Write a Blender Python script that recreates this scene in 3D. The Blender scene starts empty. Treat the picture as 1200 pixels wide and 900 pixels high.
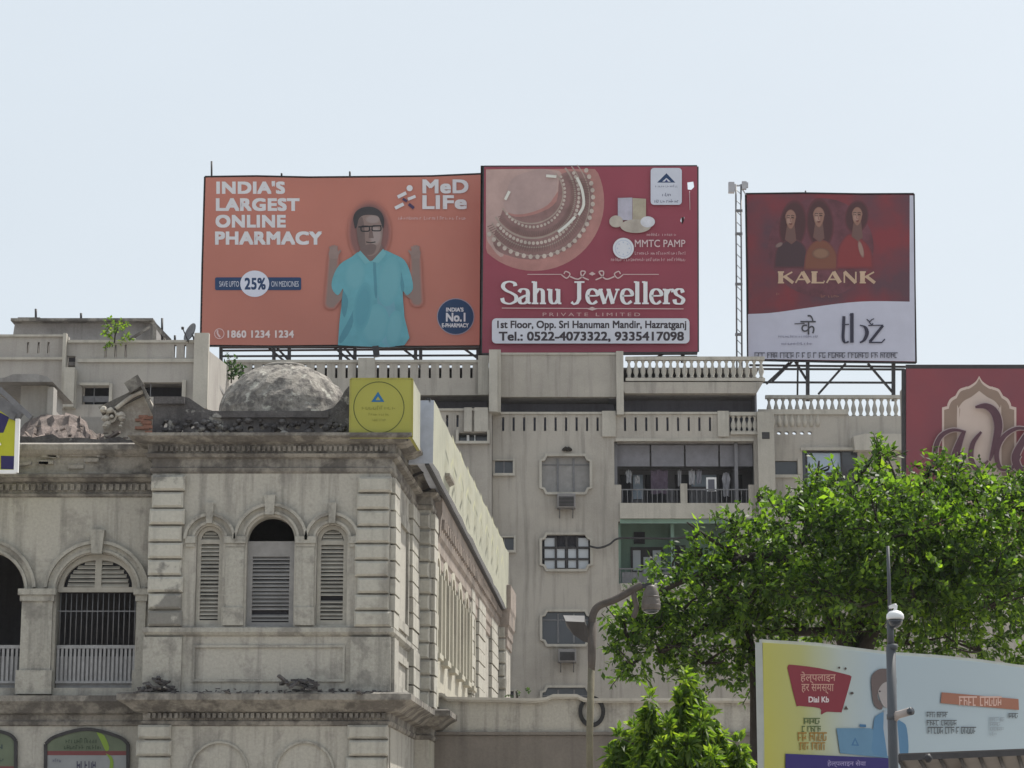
import bpy, math, random
import numpy as np
from mathutils import Vector

random.seed(7)
rng = np.random.default_rng(11)
S = bpy.context.scene
COL = S.collection

# ------------------------------------------------------------------ camera, sky, sun, exposure
F = 2800.0                      # focal length in photograph pixels (1200 wide)
PITCH = math.radians(11.5)
CAMZ = 1.7
cam = bpy.data.cameras.new('camera')
cam.sensor_width = 36.0
cam.lens = 36.0 * F / 1200.0
cam.clip_start = 0.1
cam.clip_end = 6000
cam_o = bpy.data.objects.new('camera', cam)
COL.objects.link(cam_o)
cam_o.location = (0, 0, CAMZ)
cam_o.rotation_euler = (math.pi / 2 + PITCH, 0, 0)
S.camera = cam_o

SUN = Vector((0.50, 0.50, 1.10)).normalized()
W_ = bpy.data.worlds.new('World')
S.world = W_
W_.use_nodes = True
nt = W_.node_tree
bg = nt.nodes['Background']
sky = nt.nodes.new('ShaderNodeTexSky')
sky.sky_type = 'NISHITA'
sky.sun_disc = False
sky.sun_elevation = math.asin(SUN.z)
sky.sun_rotation = math.atan2(SUN.x, SUN.y)
sky.air_density = 1.0
sky.dust_density = 3.5
sky.ozone_density = 1.0
hs = nt.nodes.new('ShaderNodeHueSaturation')
hs.inputs['Saturation'].default_value = 0.45
nt.links.new(sky.outputs[0], hs.inputs['Color'])
veil = nt.nodes.new('ShaderNodeMix')          # thin white haze over the blue
veil.data_type = 'RGBA'
veil.inputs[0].default_value = 0.78
veil.inputs[7].default_value = (3.5, 3.9, 4.22, 1.0)
nt.links.new(hs.outputs[0], veil.inputs[6])
hz_n = nt.nodes.new('ShaderNodeTexNoise')      # uneven haze
hz_n.inputs['Scale'].default_value = 3.0
hz_n.inputs['Detail'].default_value = 4
hz_c = nt.nodes.new('ShaderNodeTexCoord')
hz_m = nt.nodes.new('ShaderNodeMapping')
hz_m.inputs['Scale'].default_value = (1.0, 1.0, 2.5)
hz_r = nt.nodes.new('ShaderNodeMapRange')
hz_r.inputs['To Min'].default_value = 0.94
hz_r.inputs['To Max'].default_value = 1.05
nt.links.new(hz_c.outputs['Generated'], hz_m.inputs[0])
nt.links.new(hz_m.outputs[0], hz_n.inputs['Vector'])
nt.links.new(hz_n.outputs[0], hz_r.inputs['Value'])
hz_v = nt.nodes.new('ShaderNodeVectorMath')
hz_v.operation = 'SCALE'
nt.links.new(veil.outputs[2], hz_v.inputs[0])
nt.links.new(hz_r.outputs[0], hz_v.inputs['Scale'])
nt.links.new(hz_v.outputs[0], bg.inputs[0])
bg.inputs[1].default_value = 0.14

sun = bpy.data.lights.new('sun', 'SUN')
sun.energy = 4.0
sun.angle = math.radians(0.6)
sun.color = (1.0, 0.95, 0.86)
sun_o = bpy.data.objects.new('sun', sun)
COL.objects.link(sun_o)
sun_o.location = (40, 40, 90)
sun_o.rotation_euler = SUN.to_track_quat('Z', 'Y').to_euler()

S.view_settings.view_transform = 'Standard'
S.view_settings.look = 'None'
S.view_settings.gamma = 1.0
S.view_settings.use_curve_mapping = False
S.view_settings.exposure = 0.5

# ------------------------------------------------------------------ pixel -> place
CT, ST = math.cos(PITCH), math.sin(PITCH)
EYE = Vector((0, 0, CAMZ))

def ray(px, py):
    u = (px - 600.0) / F
    v = (450.0 - py) / F
    return Vector((u, CT - v * ST, ST + v * CT))

class Plane:
    """A vertical surface of the place; a point of the photograph lands on it."""
    def __init__(self, p, n):
        self.p = Vector(p); self.n = Vector(n).normalized()
        if self.n.y > 0: self.n = -self.n
        self.k = 0
    def layer(self, off, step=1):
        """every print lies a hair above the one before it"""
        if off >= .095: return off
        self.k += step
        return .004 + 4.5e-6 * (self.p - EYE).length * (self.k - step + 1)
    def at(self, px, py, off=0.0):
        d = ray(px, py)
        q = self.p + self.n * off
        t = (q - EYE).dot(self.n) / d.dot(self.n)
        return EYE + d * t

def YP(Y):
    return Plane((0, Y, 0), (0, -1, 0))

def P(px, py, Y):
    d = ray(px, py)
    return EYE + d * (Y / d.y)

def X(px, py, Y): return P(px, py, Y).x
def Z(py, Y, px=600): return P(px, py, Y).z

# ------------------------------------------------------------------ mesh builder
def flat_fill(loops):
    """fill closed 2D loops (holes by even-odd) -> verts, faces"""
    c = bpy.data.curves.new('tmp', 'CURVE')
    c.dimensions = '2D'; c.fill_mode = 'FRONT'
    for lp in loops:
        s = c.splines.new('POLY')
        s.points.add(len(lp) - 1)
        for i, (a, b) in enumerate(lp):
            s.points[i].co = (a, b, 0, 1)
        s.use_cyclic_u = True
    o = bpy.data.objects.new('tmp', c)
    me = bpy.data.meshes.new_from_object(o)
    v = [(q.co.x, q.co.y) for q in me.vertices]
    f = [tuple(p.vertices) for p in me.polygons]
    bpy.data.objects.remove(o); bpy.data.curves.remove(c); bpy.data.meshes.remove(me)
    return v, f

_tc = {}
def text_flat(s, bold=0.0, spacing=1.0):
    k = (s, bold, spacing)
    if k in _tc: return _tc[k]
    c = bpy.data.curves.new('tmp', 'FONT')
    c.body = s; c.size = 1.0; c.offset = bold; c.space_character = spacing
    c.resolution_u = 4
    o = bpy.data.objects.new('tmp', c)
    me = bpy.data.meshes.new_from_object(o)
    v = [(q.co.x, q.co.y) for q in me.vertices]
    f = [tuple(p.vertices) for p in me.polygons]
    bpy.data.objects.remove(o); bpy.data.curves.remove(c); bpy.data.meshes.remove(me)
    _tc[k] = (v, f)
    return v, f

def scribble(code):
    """marks too small to read in the photograph: word-like rows of strokes; ~d keeps the Devanagari head line"""
    r = random.Random(code)
    deva = code[1] == 'd'
    v = []; f = []
    def q(x0, x1, y0, y1):
        n = len(v); v.extend([(x0, y0), (x1, y0), (x1, y1), (x0, y1)]); f.append((n, n + 1, n + 2, n + 3))
    x = 0
    for w in code[2:].split(','):
        k = int(w); xs = x
        for i in range(k):
            h = .84 if deva else r.choice((1, .7, .7, .7))
            q(x, x + .13, 0, h)
            if r.random() < .8:
                y = r.choice((0, .3, h - .14) if not deva else (0, .3, .5)); q(x + .131, x + .4, y, y + .13)
            if r.random() < .6: q(x + .401, x + .52, .1 * r.randint(0, 2), h * r.uniform(.6, .98))
            x += .66
        if deva: q(xs - .05, x - .06, .85, 1.0)
        x += .4
    return v, f

class MB:
    def __init__(self):
        self.v = []; self.f = []; self.smooth = set()
    def add(self, verts, faces, smooth=False):
        n = len(self.v)
        self.v.extend([tuple(q) for q in verts])
        m = len(self.f)
        self.f.extend([tuple(i + n for i in f) for f in faces])
        if smooth: self.smooth.update(range(m, len(self.f)))
    def hexa(self, p):           # 4 front (ccw from outside), 4 back
        self.add(p, [(0, 1, 2, 3), (7, 6, 5, 4), (0, 4, 5, 1), (1, 5, 6, 2), (2, 6, 7, 3), (3, 7, 4, 0)])
    def box(self, x0, x1, y0, y1, z0, z1):
        self.hexa([(x0, y0, z0), (x1, y0, z0), (x1, y0, z1), (x0, y0, z1),
                   (x0, y1, z0), (x1, y1, z0), (x1, y1, z1), (x0, y1, z1)])
    def bevbox(self, x0, x1, y0, y1, z0, z1, b=0.03):
        """box whose front face (y0) is chamfered"""
        fr = [(x0 + b, y0, z0 + b), (x1 - b, y0, z0 + b), (x1 - b, y0, z1 - b), (x0 + b, y0, z1 - b)]
        mi = [(x0, y0 + b, z0), (x1, y0 + b, z0), (x1, y0 + b, z1), (x0, y0 + b, z1)]
        bk = [(x0, y1, z0), (x1, y1, z0), (x1, y1, z1), (x0, y1, z1)]
        fs = [(0, 1, 2, 3), (11, 10, 9, 8)]
        for i in range(4):
            j = (i + 1) % 4
            fs += [(i, 4 + i, 4 + j, j), (4 + i, 8 + i, 8 + j, 4 + j)]
        self.add(fr + mi + bk, fs)
    def obox(self, O, U, N, a0, a1, c0, c1, z0, z1):
        """box in a vertical frame: along U, outwards N"""
        O = Vector(O); U = Vector(U); N = Vector(N)
        def q(a, c, z):
            w = O + U * a + N * c
            return (w.x, w.y, z)
        self.hexa([q(a0, c1, z0), q(a1, c1, z0), q(a1, c1, z1), q(a0, c1, z1),
                   q(a0, c0, z0), q(a1, c0, z0), q(a1, c0, z1), q(a0, c0, z1)])
    def bar(self, a, b, w, h=None):
        """square bar from a to b"""
        a = Vector(a); b = Vector(b); h = h or w
        d = (b - a).normalized()
        up = Vector((0, 0, 1)) if abs(d.z) < 0.9 else Vector((1, 0, 0))
        s = d.cross(up).normalized() * (w / 2)
        t = s.normalized().cross(d).normalized() * (h / 2)
        self.hexa([a - s - t, a + s - t, a + s + t, a - s + t, b - s - t, b + s - t, b + s + t, b - s + t])
    def tube(self, pts, r, n=8, cap=True):
        pts = [Vector(p) for p in pts]
        rs = r if isinstance(r, (list, tuple)) else [r] * len(pts)
        rings = []
        ref = None
        for i, p in enumerate(pts):
            d = (pts[min(i + 1, len(pts) - 1)] - pts[max(i - 1, 0)]).normalized()
            if ref is None:
                ref = Vector((0, 0, 1)) if abs(d.z) < 0.9 else Vector((1, 0, 0))
            s = d.cross(ref).normalized()
            t = s.cross(d).normalized()
            ref = t
            rings.append([p + (s * math.cos(k * math.tau / n) + t * math.sin(k * math.tau / n)) * rs[i] for k in range(n)])
        vs = [q for rg in rings for q in rg]
        fs = []
        for i in range(len(pts) - 1):
            for k in range(n):
                k2 = (k + 1) % n
                fs.append((i * n + k, i * n + k2, (i + 1) * n + k2, (i + 1) * n + k))
        if cap:
            fs.append(tuple(range(n - 1, -1, -1)))
            fs.append(tuple(range((len(pts) - 1) * n, len(pts) * n)))
        self.add(vs, fs, smooth=True)
    def lathe(self, c, prof, n=16, smooth=True):
        cx, cy, cz = c
        vs = []; fs = []
        for r, z in prof:
            for k in range(n):
                a = k * math.tau / n
                vs.append((cx + r * math.cos(a), cy + r * math.sin(a), cz + z))
        for i in range(len(prof) - 1):
            for k in range(n):
                k2 = (k + 1) % n
                fs.append((i * n + k, i * n + k2, (i + 1) * n + k2, (i + 1) * n + k))
        fs.append(tuple(range(n - 1, -1, -1)))
        fs.append(tuple(range((len(prof) - 1) * n, len(prof) * n)))
        self.add(vs, fs, smooth)
    def plate(self, loops, m, d):
        """solid plate: loops are 2D, m(a,b,c) maps to the world, c=0 front, c=d back"""
        v, f = flat_fill(loops)
        self.add([m(a, b, 0) for a, b in v], f)
        self.add([m(a, b, d) for a, b in v], [tuple(reversed(q)) for q in f])
        for lp in loops:
            n = len(lp)
            vs = [m(a, b, 0) for a, b in lp] + [m(a, b, d) for a, b in lp]
            self.add(vs, [(i, (i + 1) % n, n + (i + 1) % n, n + i) for i in range(n)])
    def sheet(self, loops, m):
        v, f = flat_fill(loops)
        self.add([m(a, b, 0) for a, b in v], f)
    def art(self, loops, pl, off):
        """flat print: loops in photograph pixels laid on the plane"""
        off = pl.layer(off)
        cl_ = []
        for lp in loops:
            o_ = []
            for q in lp:
                if not o_ or math.hypot(q[0] - o_[-1][0], q[1] - o_[-1][1]) > .05: o_.append(q)
            if math.hypot(o_[0][0] - o_[-1][0], o_[0][1] - o_[-1][1]) < .05: o_.pop()
            cl_.append(o_)
        v, f = flat_fill([[(a, -b) for a, b in lp] for lp in cl_])
        self.add([pl.at(a, -b, off) for a, b in v], f)
    def text(self, s, rect, pl, off, bold=0.0, spacing=1.0):
        x0, x1, y0, y1 = rect
        off = pl.layer(off, 8)
        jit = 9e-7 * (pl.p - EYE).length
        if bold < .03: bold *= .3
        v, f = scribble(s) if s[0] == '~' else text_flat(s, 0.0, spacing)
        if not v: return
        ax0 = min(q[0] for q in v); ax1 = max(q[0] for q in v)
        ay0 = min(q[1] for q in v); ay1 = max(q[1] for q in v)
        tl = pl.at(x0, y0, off); tr = pl.at(x1, y0, off); bl = pl.at(x0, y1, off); br = pl.at(x1, y1, off)
        out = []; fs = []
        sh = [(0, 0)] if bold <= 0 else [(bold, bold), (-bold, bold), (bold, -bold), (-bold, -bold), (0, 0)]
        for (ox, oy), k, q in [(o_, n_ * 7 + k_, q_) for n_, o_ in enumerate(sh) for k_, q_ in enumerate(f)]:
            base = len(out)
            for i in q:
                a, b = v[i][0] + ox, v[i][1] + oy
                s_ = (a - ax0) / (ax1 - ax0); t_ = (b - ay0) / (ay1 - ay0)
                out.append((bl * (1 - s_) + br * s_) * (1 - t_) + (tl * (1 - s_) + tr * s_) * t_ + pl.n * (jit * (k % 35)))
            fs.append(tuple(range(base, base + len(q))))
        self.add(out, fs)
    def ribbon(self, pts, w, pl, off, closed=False):
        """printed line in photograph pixels; w = width or function of direction"""
        off = pl.layer(off)
        n = len(pts)
        L = []; R = []
        for i in range(n):
            if closed:
                a = pts[i - 1]; b = pts[(i + 1) % n]
            else:
                a = pts[max(i - 1, 0)]; b = pts[min(i + 1, n - 1)]
            dx, dy = b[0] - a[0], b[1] - a[1]
            l = math.hypot(dx, dy) or 1
            ww = (w(dx / l, dy / l, i / (n - 1)) if callable(w) else w) / 2
            L.append((pts[i][0] - dy / l * ww, pts[i][1] + dx / l * ww))
            R.append((pts[i][0] + dy / l * ww, pts[i][1] - dx / l * ww))
        vs = [pl.at(*q, off) for q in L] + [pl.at(*q, off) for q in R]
        fs = [(i, i + 1, n + i + 1, n + i) for i in range(n - 1)]
        if closed: fs.append((n - 1, 0, n, 2 * n - 1))
        self.add(vs, fs)
    def sweep(self, path, prof, closed=False):
        """cornice: prof = [(out, z)], path = [(x,y)] with the outside on the right-hand side of travel"""
        n = len(path)
        offs = []
        for i in range(n):
            p = Vector(path[i])
            if i > 0: d0 = (p - Vector(path[i - 1])).normalized()
            if i < n - 1: d1 = (Vector(path[i + 1]) - p).normalized()
            if i == 0: d0 = d1
            if i == n - 1: d1 = d0
            n0 = Vector((d0.y, -d0.x)); n1 = Vector((d1.y, -d1.x))
            m = (n0 + n1)
            m = m / max(m.dot(n0), 0.2)
            offs.append(m)
        vs = []; k = len(prof)
        for i in range(n):
            for o, z in prof:
                vs.append((path[i][0] + offs[i].x * o, path[i][1] + offs[i].y * o, z))
        fs = []
        for i in range(n - 1):
            for j in range(k - 1):
                fs.append((i * k + j, (i + 1) * k + j, (i + 1) * k + j + 1, i * k + j + 1))
        fs.append(tuple(range(k))); fs.append(tuple(reversed(range((n - 1) * k, n * k))))
        self.add(vs, fs)

OFF = {}
def thing(name, label, cat, loc=(0, 0, 0), group=None):
    o = bpy.data.objects.new(name, None)
    o.empty_display_size = 0.3
    COL.objects.link(o)
    o.location = loc
    o['label'] = label; o['category'] = cat
    if group: o['group'] = group
    OFF[o.name] = Vector(loc)
    return o

def obj(name, mb, mat, parent=None, label=None, loc=None, sharp=40):
    off = OFF[parent.name] if parent is not None else Vector(loc or (0, 0, 0))
    me = bpy.data.meshes.new(name)
    arr = [(a - off.x, b - off.y, c - off.z) for a, b, c in mb.v]
    me.from_pydata(arr, [], mb.f)
    if mb.smooth:
        fl = [i in mb.smooth for i in range(len(mb.f))]
        me.polygons.foreach_set('use_smooth', fl)
    me.materials.append(mat)
    me.update()
    o = bpy.data.objects.new(name, me)
    COL.objects.link(o)
    if parent is not None:
        o.parent = parent
    else:
        o.location = off
    OFF[o.name] = off
    if label: o['label'] = label
    return o

def solo(name, mb, mat, label, cat, loc=(0, 0, 0), group=None, kind=None):
    o = obj(name, mb, mat, None, label, loc)
    o['category'] = cat
    if group: o['group'] = group
    if kind: o['kind'] = kind
    return o

def struct(name, mb, mat):
    o = obj(name, mb, mat)
    o['kind'] = 'structure'
    return o

def ell(cx, cy, rx, ry, n=32, a0=0, a1=360, rot=0):
    out = []
    full = abs(a1 - a0) >= 360
    for i in range(n if full else n + 1):
        a = math.radians(a0 + (a1 - a0) * i / n)
        x, y = rx * math.cos(a), ry * math.sin(a)
        c, s = math.cos(math.radians(rot)), math.sin(math.radians(rot))
        out.append((cx + x * c - y * s, cy + x * s + y * c))
    return out

def rrect(x0, x1, y0, y1, r, n=5):
    out = []
    for cx, cy, a in ((x1 - r, y1 - r, 0), (x0 + r, y1 - r, 90), (x0 + r, y0 + r, 180), (x1 - r, y0 + r, 270)):
        for i in range(n + 1):
            t = math.radians(a + 90 * i / n)
            out.append((cx + r * math.cos(t), cy + r * math.sin(t)))
    return out

def smooth_pts(pts, k=6):
    out = []
    n = len(pts)
    for i in range(n - 1):
        p0 = pts[max(i - 1, 0)]; p1 = pts[i]; p2 = pts[i + 1]; p3 = pts[min(i + 2, n - 1)]
        for j in range(k):
            t = j / k
            out.append(tuple(0.5 * (2 * b + (c - a) * t + (2 * a - 5 * b + 4 * c - d) * t * t + (3 * b - a - 3 * c + d) * t ** 3)
                             for a, b, c, d in zip(p0, p1, p2, p3)))
    out.append(tuple(pts[-1]))
    return out

# ------------------------------------------------------------------ materials
def new_mat(name):
    m = bpy.data.materials.new(name)
    m.use_nodes = True
    return m, m.node_tree, m.node_tree.nodes['Principled BSDF']

def rgb(c): return (c[0], c[1], c[2], 1.0)

def weathered(name, base, stain, scale=0.5, amt=0.7, thr=(0.45, 0.68), streak=0.5, fine=0.12, rough=0.92, bump=0.25,
              light=None, light_thr=(0.6, 0.68), light_scale=1.2):
    """plaster, stone or concrete with blotches, runs of dirt and grain"""
    m, t, b = new_mat(name)
    N = t.nodes; L = t.links
    tc = N.new('ShaderNodeTexCoord')
    n1 = N.new('ShaderNodeTexNoise'); n1.inputs['Scale'].default_value = scale
    n1.inputs['Detail'].default_value = 9; n1.inputs['Roughness'].default_value = 0.65
    L.new(tc.outputs['Object'], n1.inputs['Vector'])
    mp = N.new('ShaderNodeMapping'); mp.inputs['Scale'].default_value = (2.2, 2.2, 0.16)
    L.new(tc.outputs['Object'], mp.inputs['Vector'])
    n2 = N.new('ShaderNodeTexNoise'); n2.inputs['Scale'].default_value = 1.4
    n2.inputs['Detail'].default_value = 7; n2.inputs['Roughness'].default_value = 0.6
    L.new(mp.outputs[0], n2.inputs['Vector'])
    n3 = N.new('ShaderNodeTexNoise'); n3.inputs['Scale'].default_value = 14
    n3.inputs['Detail'].default_value = 6; n3.inputs['Roughness'].default_value = 0.7
    L.new(tc.outputs['Object'], n3.inputs['Vector'])
    def ramp(src, a, c, hi):
        r = N.new('ShaderNodeMapRange')
        r.inputs['From Min'].default_value = a; r.inputs['From Max'].default_value = c
        r.inputs['To Max'].default_value = hi
        L.new(src, r.inputs['Value'])
        return r.outputs[0]
    f1 = ramp(n1.outputs[0], thr[0], thr[1], amt)
    f2 = ramp(n2.outputs[0], 0.5, 0.72, streak)
    def mix(kind, fac, a, c):
        x = N.new('ShaderNodeMix'); x.data_type = 'RGBA'; x.blend_type = kind
        if isinstance(fac, float): x.inputs[0].default_value = fac
        else: L.new(fac, x.inputs[0])
        for s, q in ((6, a), (7, c)):
            if isinstance(q, tuple): x.inputs[s].default_value = q
            else: L.new(q, x.inputs[s])
        return x.outputs[2]
    c = mix('MIX', f1, rgb(base), rgb(stain))
    c = mix('MIX', f2, c, rgb([q * 0.75 for q in stain]))
    if light:
        n4 = N.new('ShaderNodeTexNoise'); n4.inputs['Scale'].default_value = light_scale
        n4.inputs['Detail'].default_value = 8; n4.inputs['Roughness'].default_value = 0.6
        mp4 = N.new('ShaderNodeMapping'); mp4.inputs['Location'].default_value = (13.3, 4.1, 7.7)
        L.new(tc.outputs['Object'], mp4.inputs['Vector']); L.new(mp4.outputs[0], n4.inputs['Vector'])
        c = mix('MIX', ramp(n4.outputs[0], light_thr[0], light_thr[1], 0.9), c, rgb(light))
    g = N.new('ShaderNodeMapRange'); g.inputs['From Min'].default_value = 0.25; g.inputs['From Max'].default_value = 0.75
    g.inputs['To Min'].default_value = 1 - fine; g.inputs['To Max'].default_value = 1 + fine
    L.new(n3.outputs[0], g.inputs['Value'])
    gc = N.new('ShaderNodeCombineColor')
    for i in range(3): L.new(g.outputs[0], gc.inputs[i])
    c = mix('MULTIPLY', 1.0, c, gc.outputs[0])
    L.new(c, b.inputs['Base Color'])
    b.inputs['Roughness'].default_value = rough
    b.inputs['Specular IOR Level'].default_value = 0.25
    if bump:
        ad = N.new('ShaderNodeMath'); ad.operation = 'ADD'
        L.new(n3.outputs[0], ad.inputs[0]); L.new(n1.outputs[0], ad.inputs[1])
        bp = N.new('ShaderNodeBump'); bp.inputs['Strength'].default_value = bump; bp.inputs['Distance'].default_value = 0.06
        L.new(ad.outputs[0], bp.inputs['Height']); L.new(bp.outputs[0], b.inputs['Normal'])
    return m

def paint(name, col, rough=0.6, var=0.12, scale=3.0, metal=0.0, spec=0.4):
    m, t, b = new_mat(name)
    N = t.nodes; L = t.links
    tc = N.new('ShaderNodeTexCoord')
    n = N.new('ShaderNodeTexNoise'); n.inputs['Scale'].default_value = scale
    n.inputs['Detail'].default_value = 7; n.inputs['Roughness'].default_value = 0.65
    L.new(tc.outputs['Object'], n.inputs['Vector'])
    r = N.new('ShaderNodeValToRGB')
    r.color_ramp.elements[0].position = 0.3; r.color_ramp.elements[1].position = 0.7
    r.color_ramp.elements[0].color = rgb([min(1, q * (1 - var)) for q in col])
    r.color_ramp.elements[1].color = rgb([min(1, q * (1 + var)) for q in col])
    L.new(n.outputs[0], r.inputs[0]); L.new(r.outputs[0], b.inputs['Base Color'])
    b.inputs['Roughness'].default_value = rough; b.inputs['Metallic'].default_value = metal
    b.inputs['Specular IOR Level'].default_value = spec
    return m

def glassy(name, col, rough=0.15):
    m, t, b = new_mat(name)
    b.inputs['Base Color'].default_value = rgb(col)
    b.inputs['Roughness'].default_value = rough
    b.inputs['Specular IOR Level'].default_value = 0.6
    return m

def leafy(name, c0, c1, c2, trans=0.45):
    m, t, b = new_mat(name)
    N = t.nodes; L = t.links
    g = N.new('ShaderNodeNewGeometry')
    r = N.new('ShaderNodeValToRGB')
    r.color_ramp.elements[0].color = rgb(c0); r.color_ramp.elements[1].color = rgb(c2)
    e = r.color_ramp.elements.new(0.55); e.color = rgb(c1)
    L.new(g.outputs['Random Per Island'], r.inputs[0])
    L.new(r.outputs[0], b.inputs['Base Color'])
    b.inputs['Roughness'].default_value = 0.5
    b.inputs['Specular IOR Level'].default_value = 0.3
    tr = N.new('ShaderNodeBsdfTranslucent')
    hs = N.new('ShaderNodeMix'); hs.data_type = 'RGBA'; hs.blend_type = 'MULTIPLY'; hs.inputs[0].default_value = 1.0
    hs.inputs[7].default_value = (2.6, 2.8, 0.7, 1)
    L.new(r.outputs[0], hs.inputs[6]); L.new(hs.outputs[2], tr.inputs[0])
    mx = N.new('ShaderNodeMixShader'); mx.inputs[0].default_value = trans
    L.new(b.outputs[0], mx.inputs[1]); L.new(tr.outputs[0], mx.inputs[2])
    L.new(mx.outputs[0], N['Material Output'].inputs['Surface'])
    return m

COLP = weathered('colonial_plaster', (0.405, 0.386, 0.346), (0.19, 0.178, 0.165), 0.9, 0.42, (0.53, 0.60), 0.8, 0.17)
COLT = weathered('colonial_trim', (0.375, 0.36, 0.322), (0.17, 0.16, 0.148), 1.2, 0.6, (0.52, 0.60), 0.6, 0.18, bump=0.35)
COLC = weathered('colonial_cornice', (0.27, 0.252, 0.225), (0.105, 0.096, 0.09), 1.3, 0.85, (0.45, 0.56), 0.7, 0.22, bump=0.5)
COLQ = weathered('quoin_plaster', (0.445, 0.43, 0.385), (0.17, 0.165, 0.155), 0.55, 0.85, (0.53, 0.58), 0.25, 0.12)
COLQC = weathered('clean_quoin_plaster', (0.42, 0.405, 0.362), (0.21, 0.195, 0.175), 0.8, 0.45, (0.54, 0.62), 0.5, 0.13)
COLD = weathered('mossy_black_masonry', (0.115, 0.108, 0.108), (0.055, 0.051, 0.054), 1.4, 0.8, (0.45, 0.6), 0.5, 0.25, bump=0.6,
                 light=(0.34, 0.33, 0.31), light_thr=(0.60, 0.66), light_scale=2.2)
SIDEW = weathered('cream_side_plaster', (0.44, 0.42, 0.355), (0.30, 0.27, 0.23), 0.5, 0.6, (0.5, 0.7), 0.35, 0.1)
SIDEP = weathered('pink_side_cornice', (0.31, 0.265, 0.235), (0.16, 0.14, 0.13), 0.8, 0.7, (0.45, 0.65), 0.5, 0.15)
DOMEM = weathered('dome_plaster', (0.32, 0.295, 0.265), (0.115, 0.105, 0.10), 2.8, 0.8, (0.47, 0.58), 0.3, 0.25, bump=0.9,
                  light=(0.55, 0.53, 0.47), light_thr=(0.57, 0.66), light_scale=3.2)
APT = weathered('apartment_plaster', (0.415, 0.387, 0.348), (0.25, 0.232, 0.21), 0.2, 0.65, (0.45, 0.66), 0.66, 0.08, bump=0.14)
APT2 = weathered('apartment_trim', (0.46, 0.437, 0.39), (0.27, 0.252, 0.225), 0.3, 0.6, (0.45, 0.68), 0.45, 0.08, bump=0.15)
LEFTB = weathered('left_house_plaster', (0.38, 0.36, 0.335), (0.24, 0.22, 0.21), 0.25, 0.65, (0.45, 0.68), 0.5, 0.08, bump=0.15)
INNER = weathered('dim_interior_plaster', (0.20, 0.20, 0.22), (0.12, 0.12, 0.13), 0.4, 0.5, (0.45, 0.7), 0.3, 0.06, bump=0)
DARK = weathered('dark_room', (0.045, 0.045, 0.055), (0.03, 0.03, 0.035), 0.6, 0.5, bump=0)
GREENW = weathered('green_balcony_paint', (0.20, 0.30, 0.25), (0.16, 0.22, 0.19), 0.5, 0.5, (0.45, 0.7), 0.3, 0.06, bump=0)
CONC = weathered('grey_concrete', (0.30, 0.29, 0.285), (0.17, 0.16, 0.16), 0.6, 0.7, (0.45, 0.65), 0.5, 0.12)
SHUT = paint('grey_shutter_paint', (0.34, 0.322, 0.285), 0.6, 0.22, 2.5)
SHUTB = paint('blue_grey_shutter_paint', (0.25, 0.243, 0.24), 0.6, 0.2, 2.0)
IRON = paint('dark_iron', (0.035, 0.033, 0.036), 0.6, 0.3, 5)
STEELG = paint('grey_steel', (0.16, 0.16, 0.17), 0.5, 0.2, 5, metal=0.3)
RAILW = paint('old_white_rail', (0.29, 0.29, 0.30), 0.6, 0.2, 6)
WHITE = paint('white_paint', (0.78, 0.78, 0.78), 0.5, 0.05)
PANE = glassy('frosted_pane', (0.44, 0.47, 0.51), 0.3)
PANED = glassy('dark_glass', (0.05, 0.055, 0.065), 0.12)
PANEB = glassy('blue_curtained_glass', (0.34, 0.42, 0.52), 0.25)
RUBB = weathered('broken_brick', (0.26, 0.21, 0.19), (0.14, 0.12, 0.112), 1.6, 0.8, (0.42, 0.58), 0.3, 0.3, bump=0.9)
GROUNDM = weathered('dusty_ground', (0.44, 0.40, 0.35), (0.32, 0.29, 0.26), 0.2, 0.6, bump=0.2)
ROADM = weathered('asphalt', (0.06, 0.06, 0.062), (0.045, 0.045, 0.045), 0.5, 0.6, bump=0.2)
BARK = weathered('bark', (0.045, 0.038, 0.032), (0.026, 0.022, 0.02), 3, 0.7, bump=0.7)

# ------------------------------------------------------------------ ground, road, pavement
g = MB(); g.box(-2500, 2500, -1500, 4000, -1.0, 0.0)
struct('ground', g, GROUNDM)
g = MB(); g.add([(-200, 3, .004), (200, 3, .004), (200, 21, .004), (-200, 21, .004)], [(0, 1, 2, 3)])
struct('road', g, ROADM)
g = MB(); g.box(-200, 200, 21, 24, 0.004, 0.14)
struct('pavement', g, CONC)

# ------------------------------------------------------------------ colonial building
YB = 57.0; YW = 58.0
def XB(px, py=650): return X(px, py, YB)
def ZB(py): return Z(py, YB)
def XW(px, py=700): return X(px, py, YW)
def ZW(py): return Z(py, YW)
SD = Vector((0.0624, 0.998, 0)).normalized(); SN = Vector((SD.y, -SD.x, 0))

col = thing('colonial_building', 'weathered grey-cream colonial building with arched louvred windows, quoined corners and a low dome', 'building', (XB(320), YB, 0))

xL = XB(176); xA = XB(457)
A = Vector((xA, YB, 0))
B = A + SD * (6.0 / SD.y)
C_ = Vector((X(504, 700, 63), 63, 0))
D_ = C_ + SD * (25.0 / SD.y)
E_ = Vector((X(592, 770, 88), 88, 0))
H_ = E_ + SD * (3.0 / SD.y)
ZTOP = ZB(512)

def arch(x0, x1, zb, zs, zt, n=18):
    cx = (x0 + x1) / 2; rx = (x1 - x0) / 2
    pts = [(x0, zb), (x1, zb)]
    pts += [(cx + rx * math.cos(math.pi * i / n), zs + (zt - zs) * math.sin(math.pi * i / n)) for i in range(n + 1)]
    return pts

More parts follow.
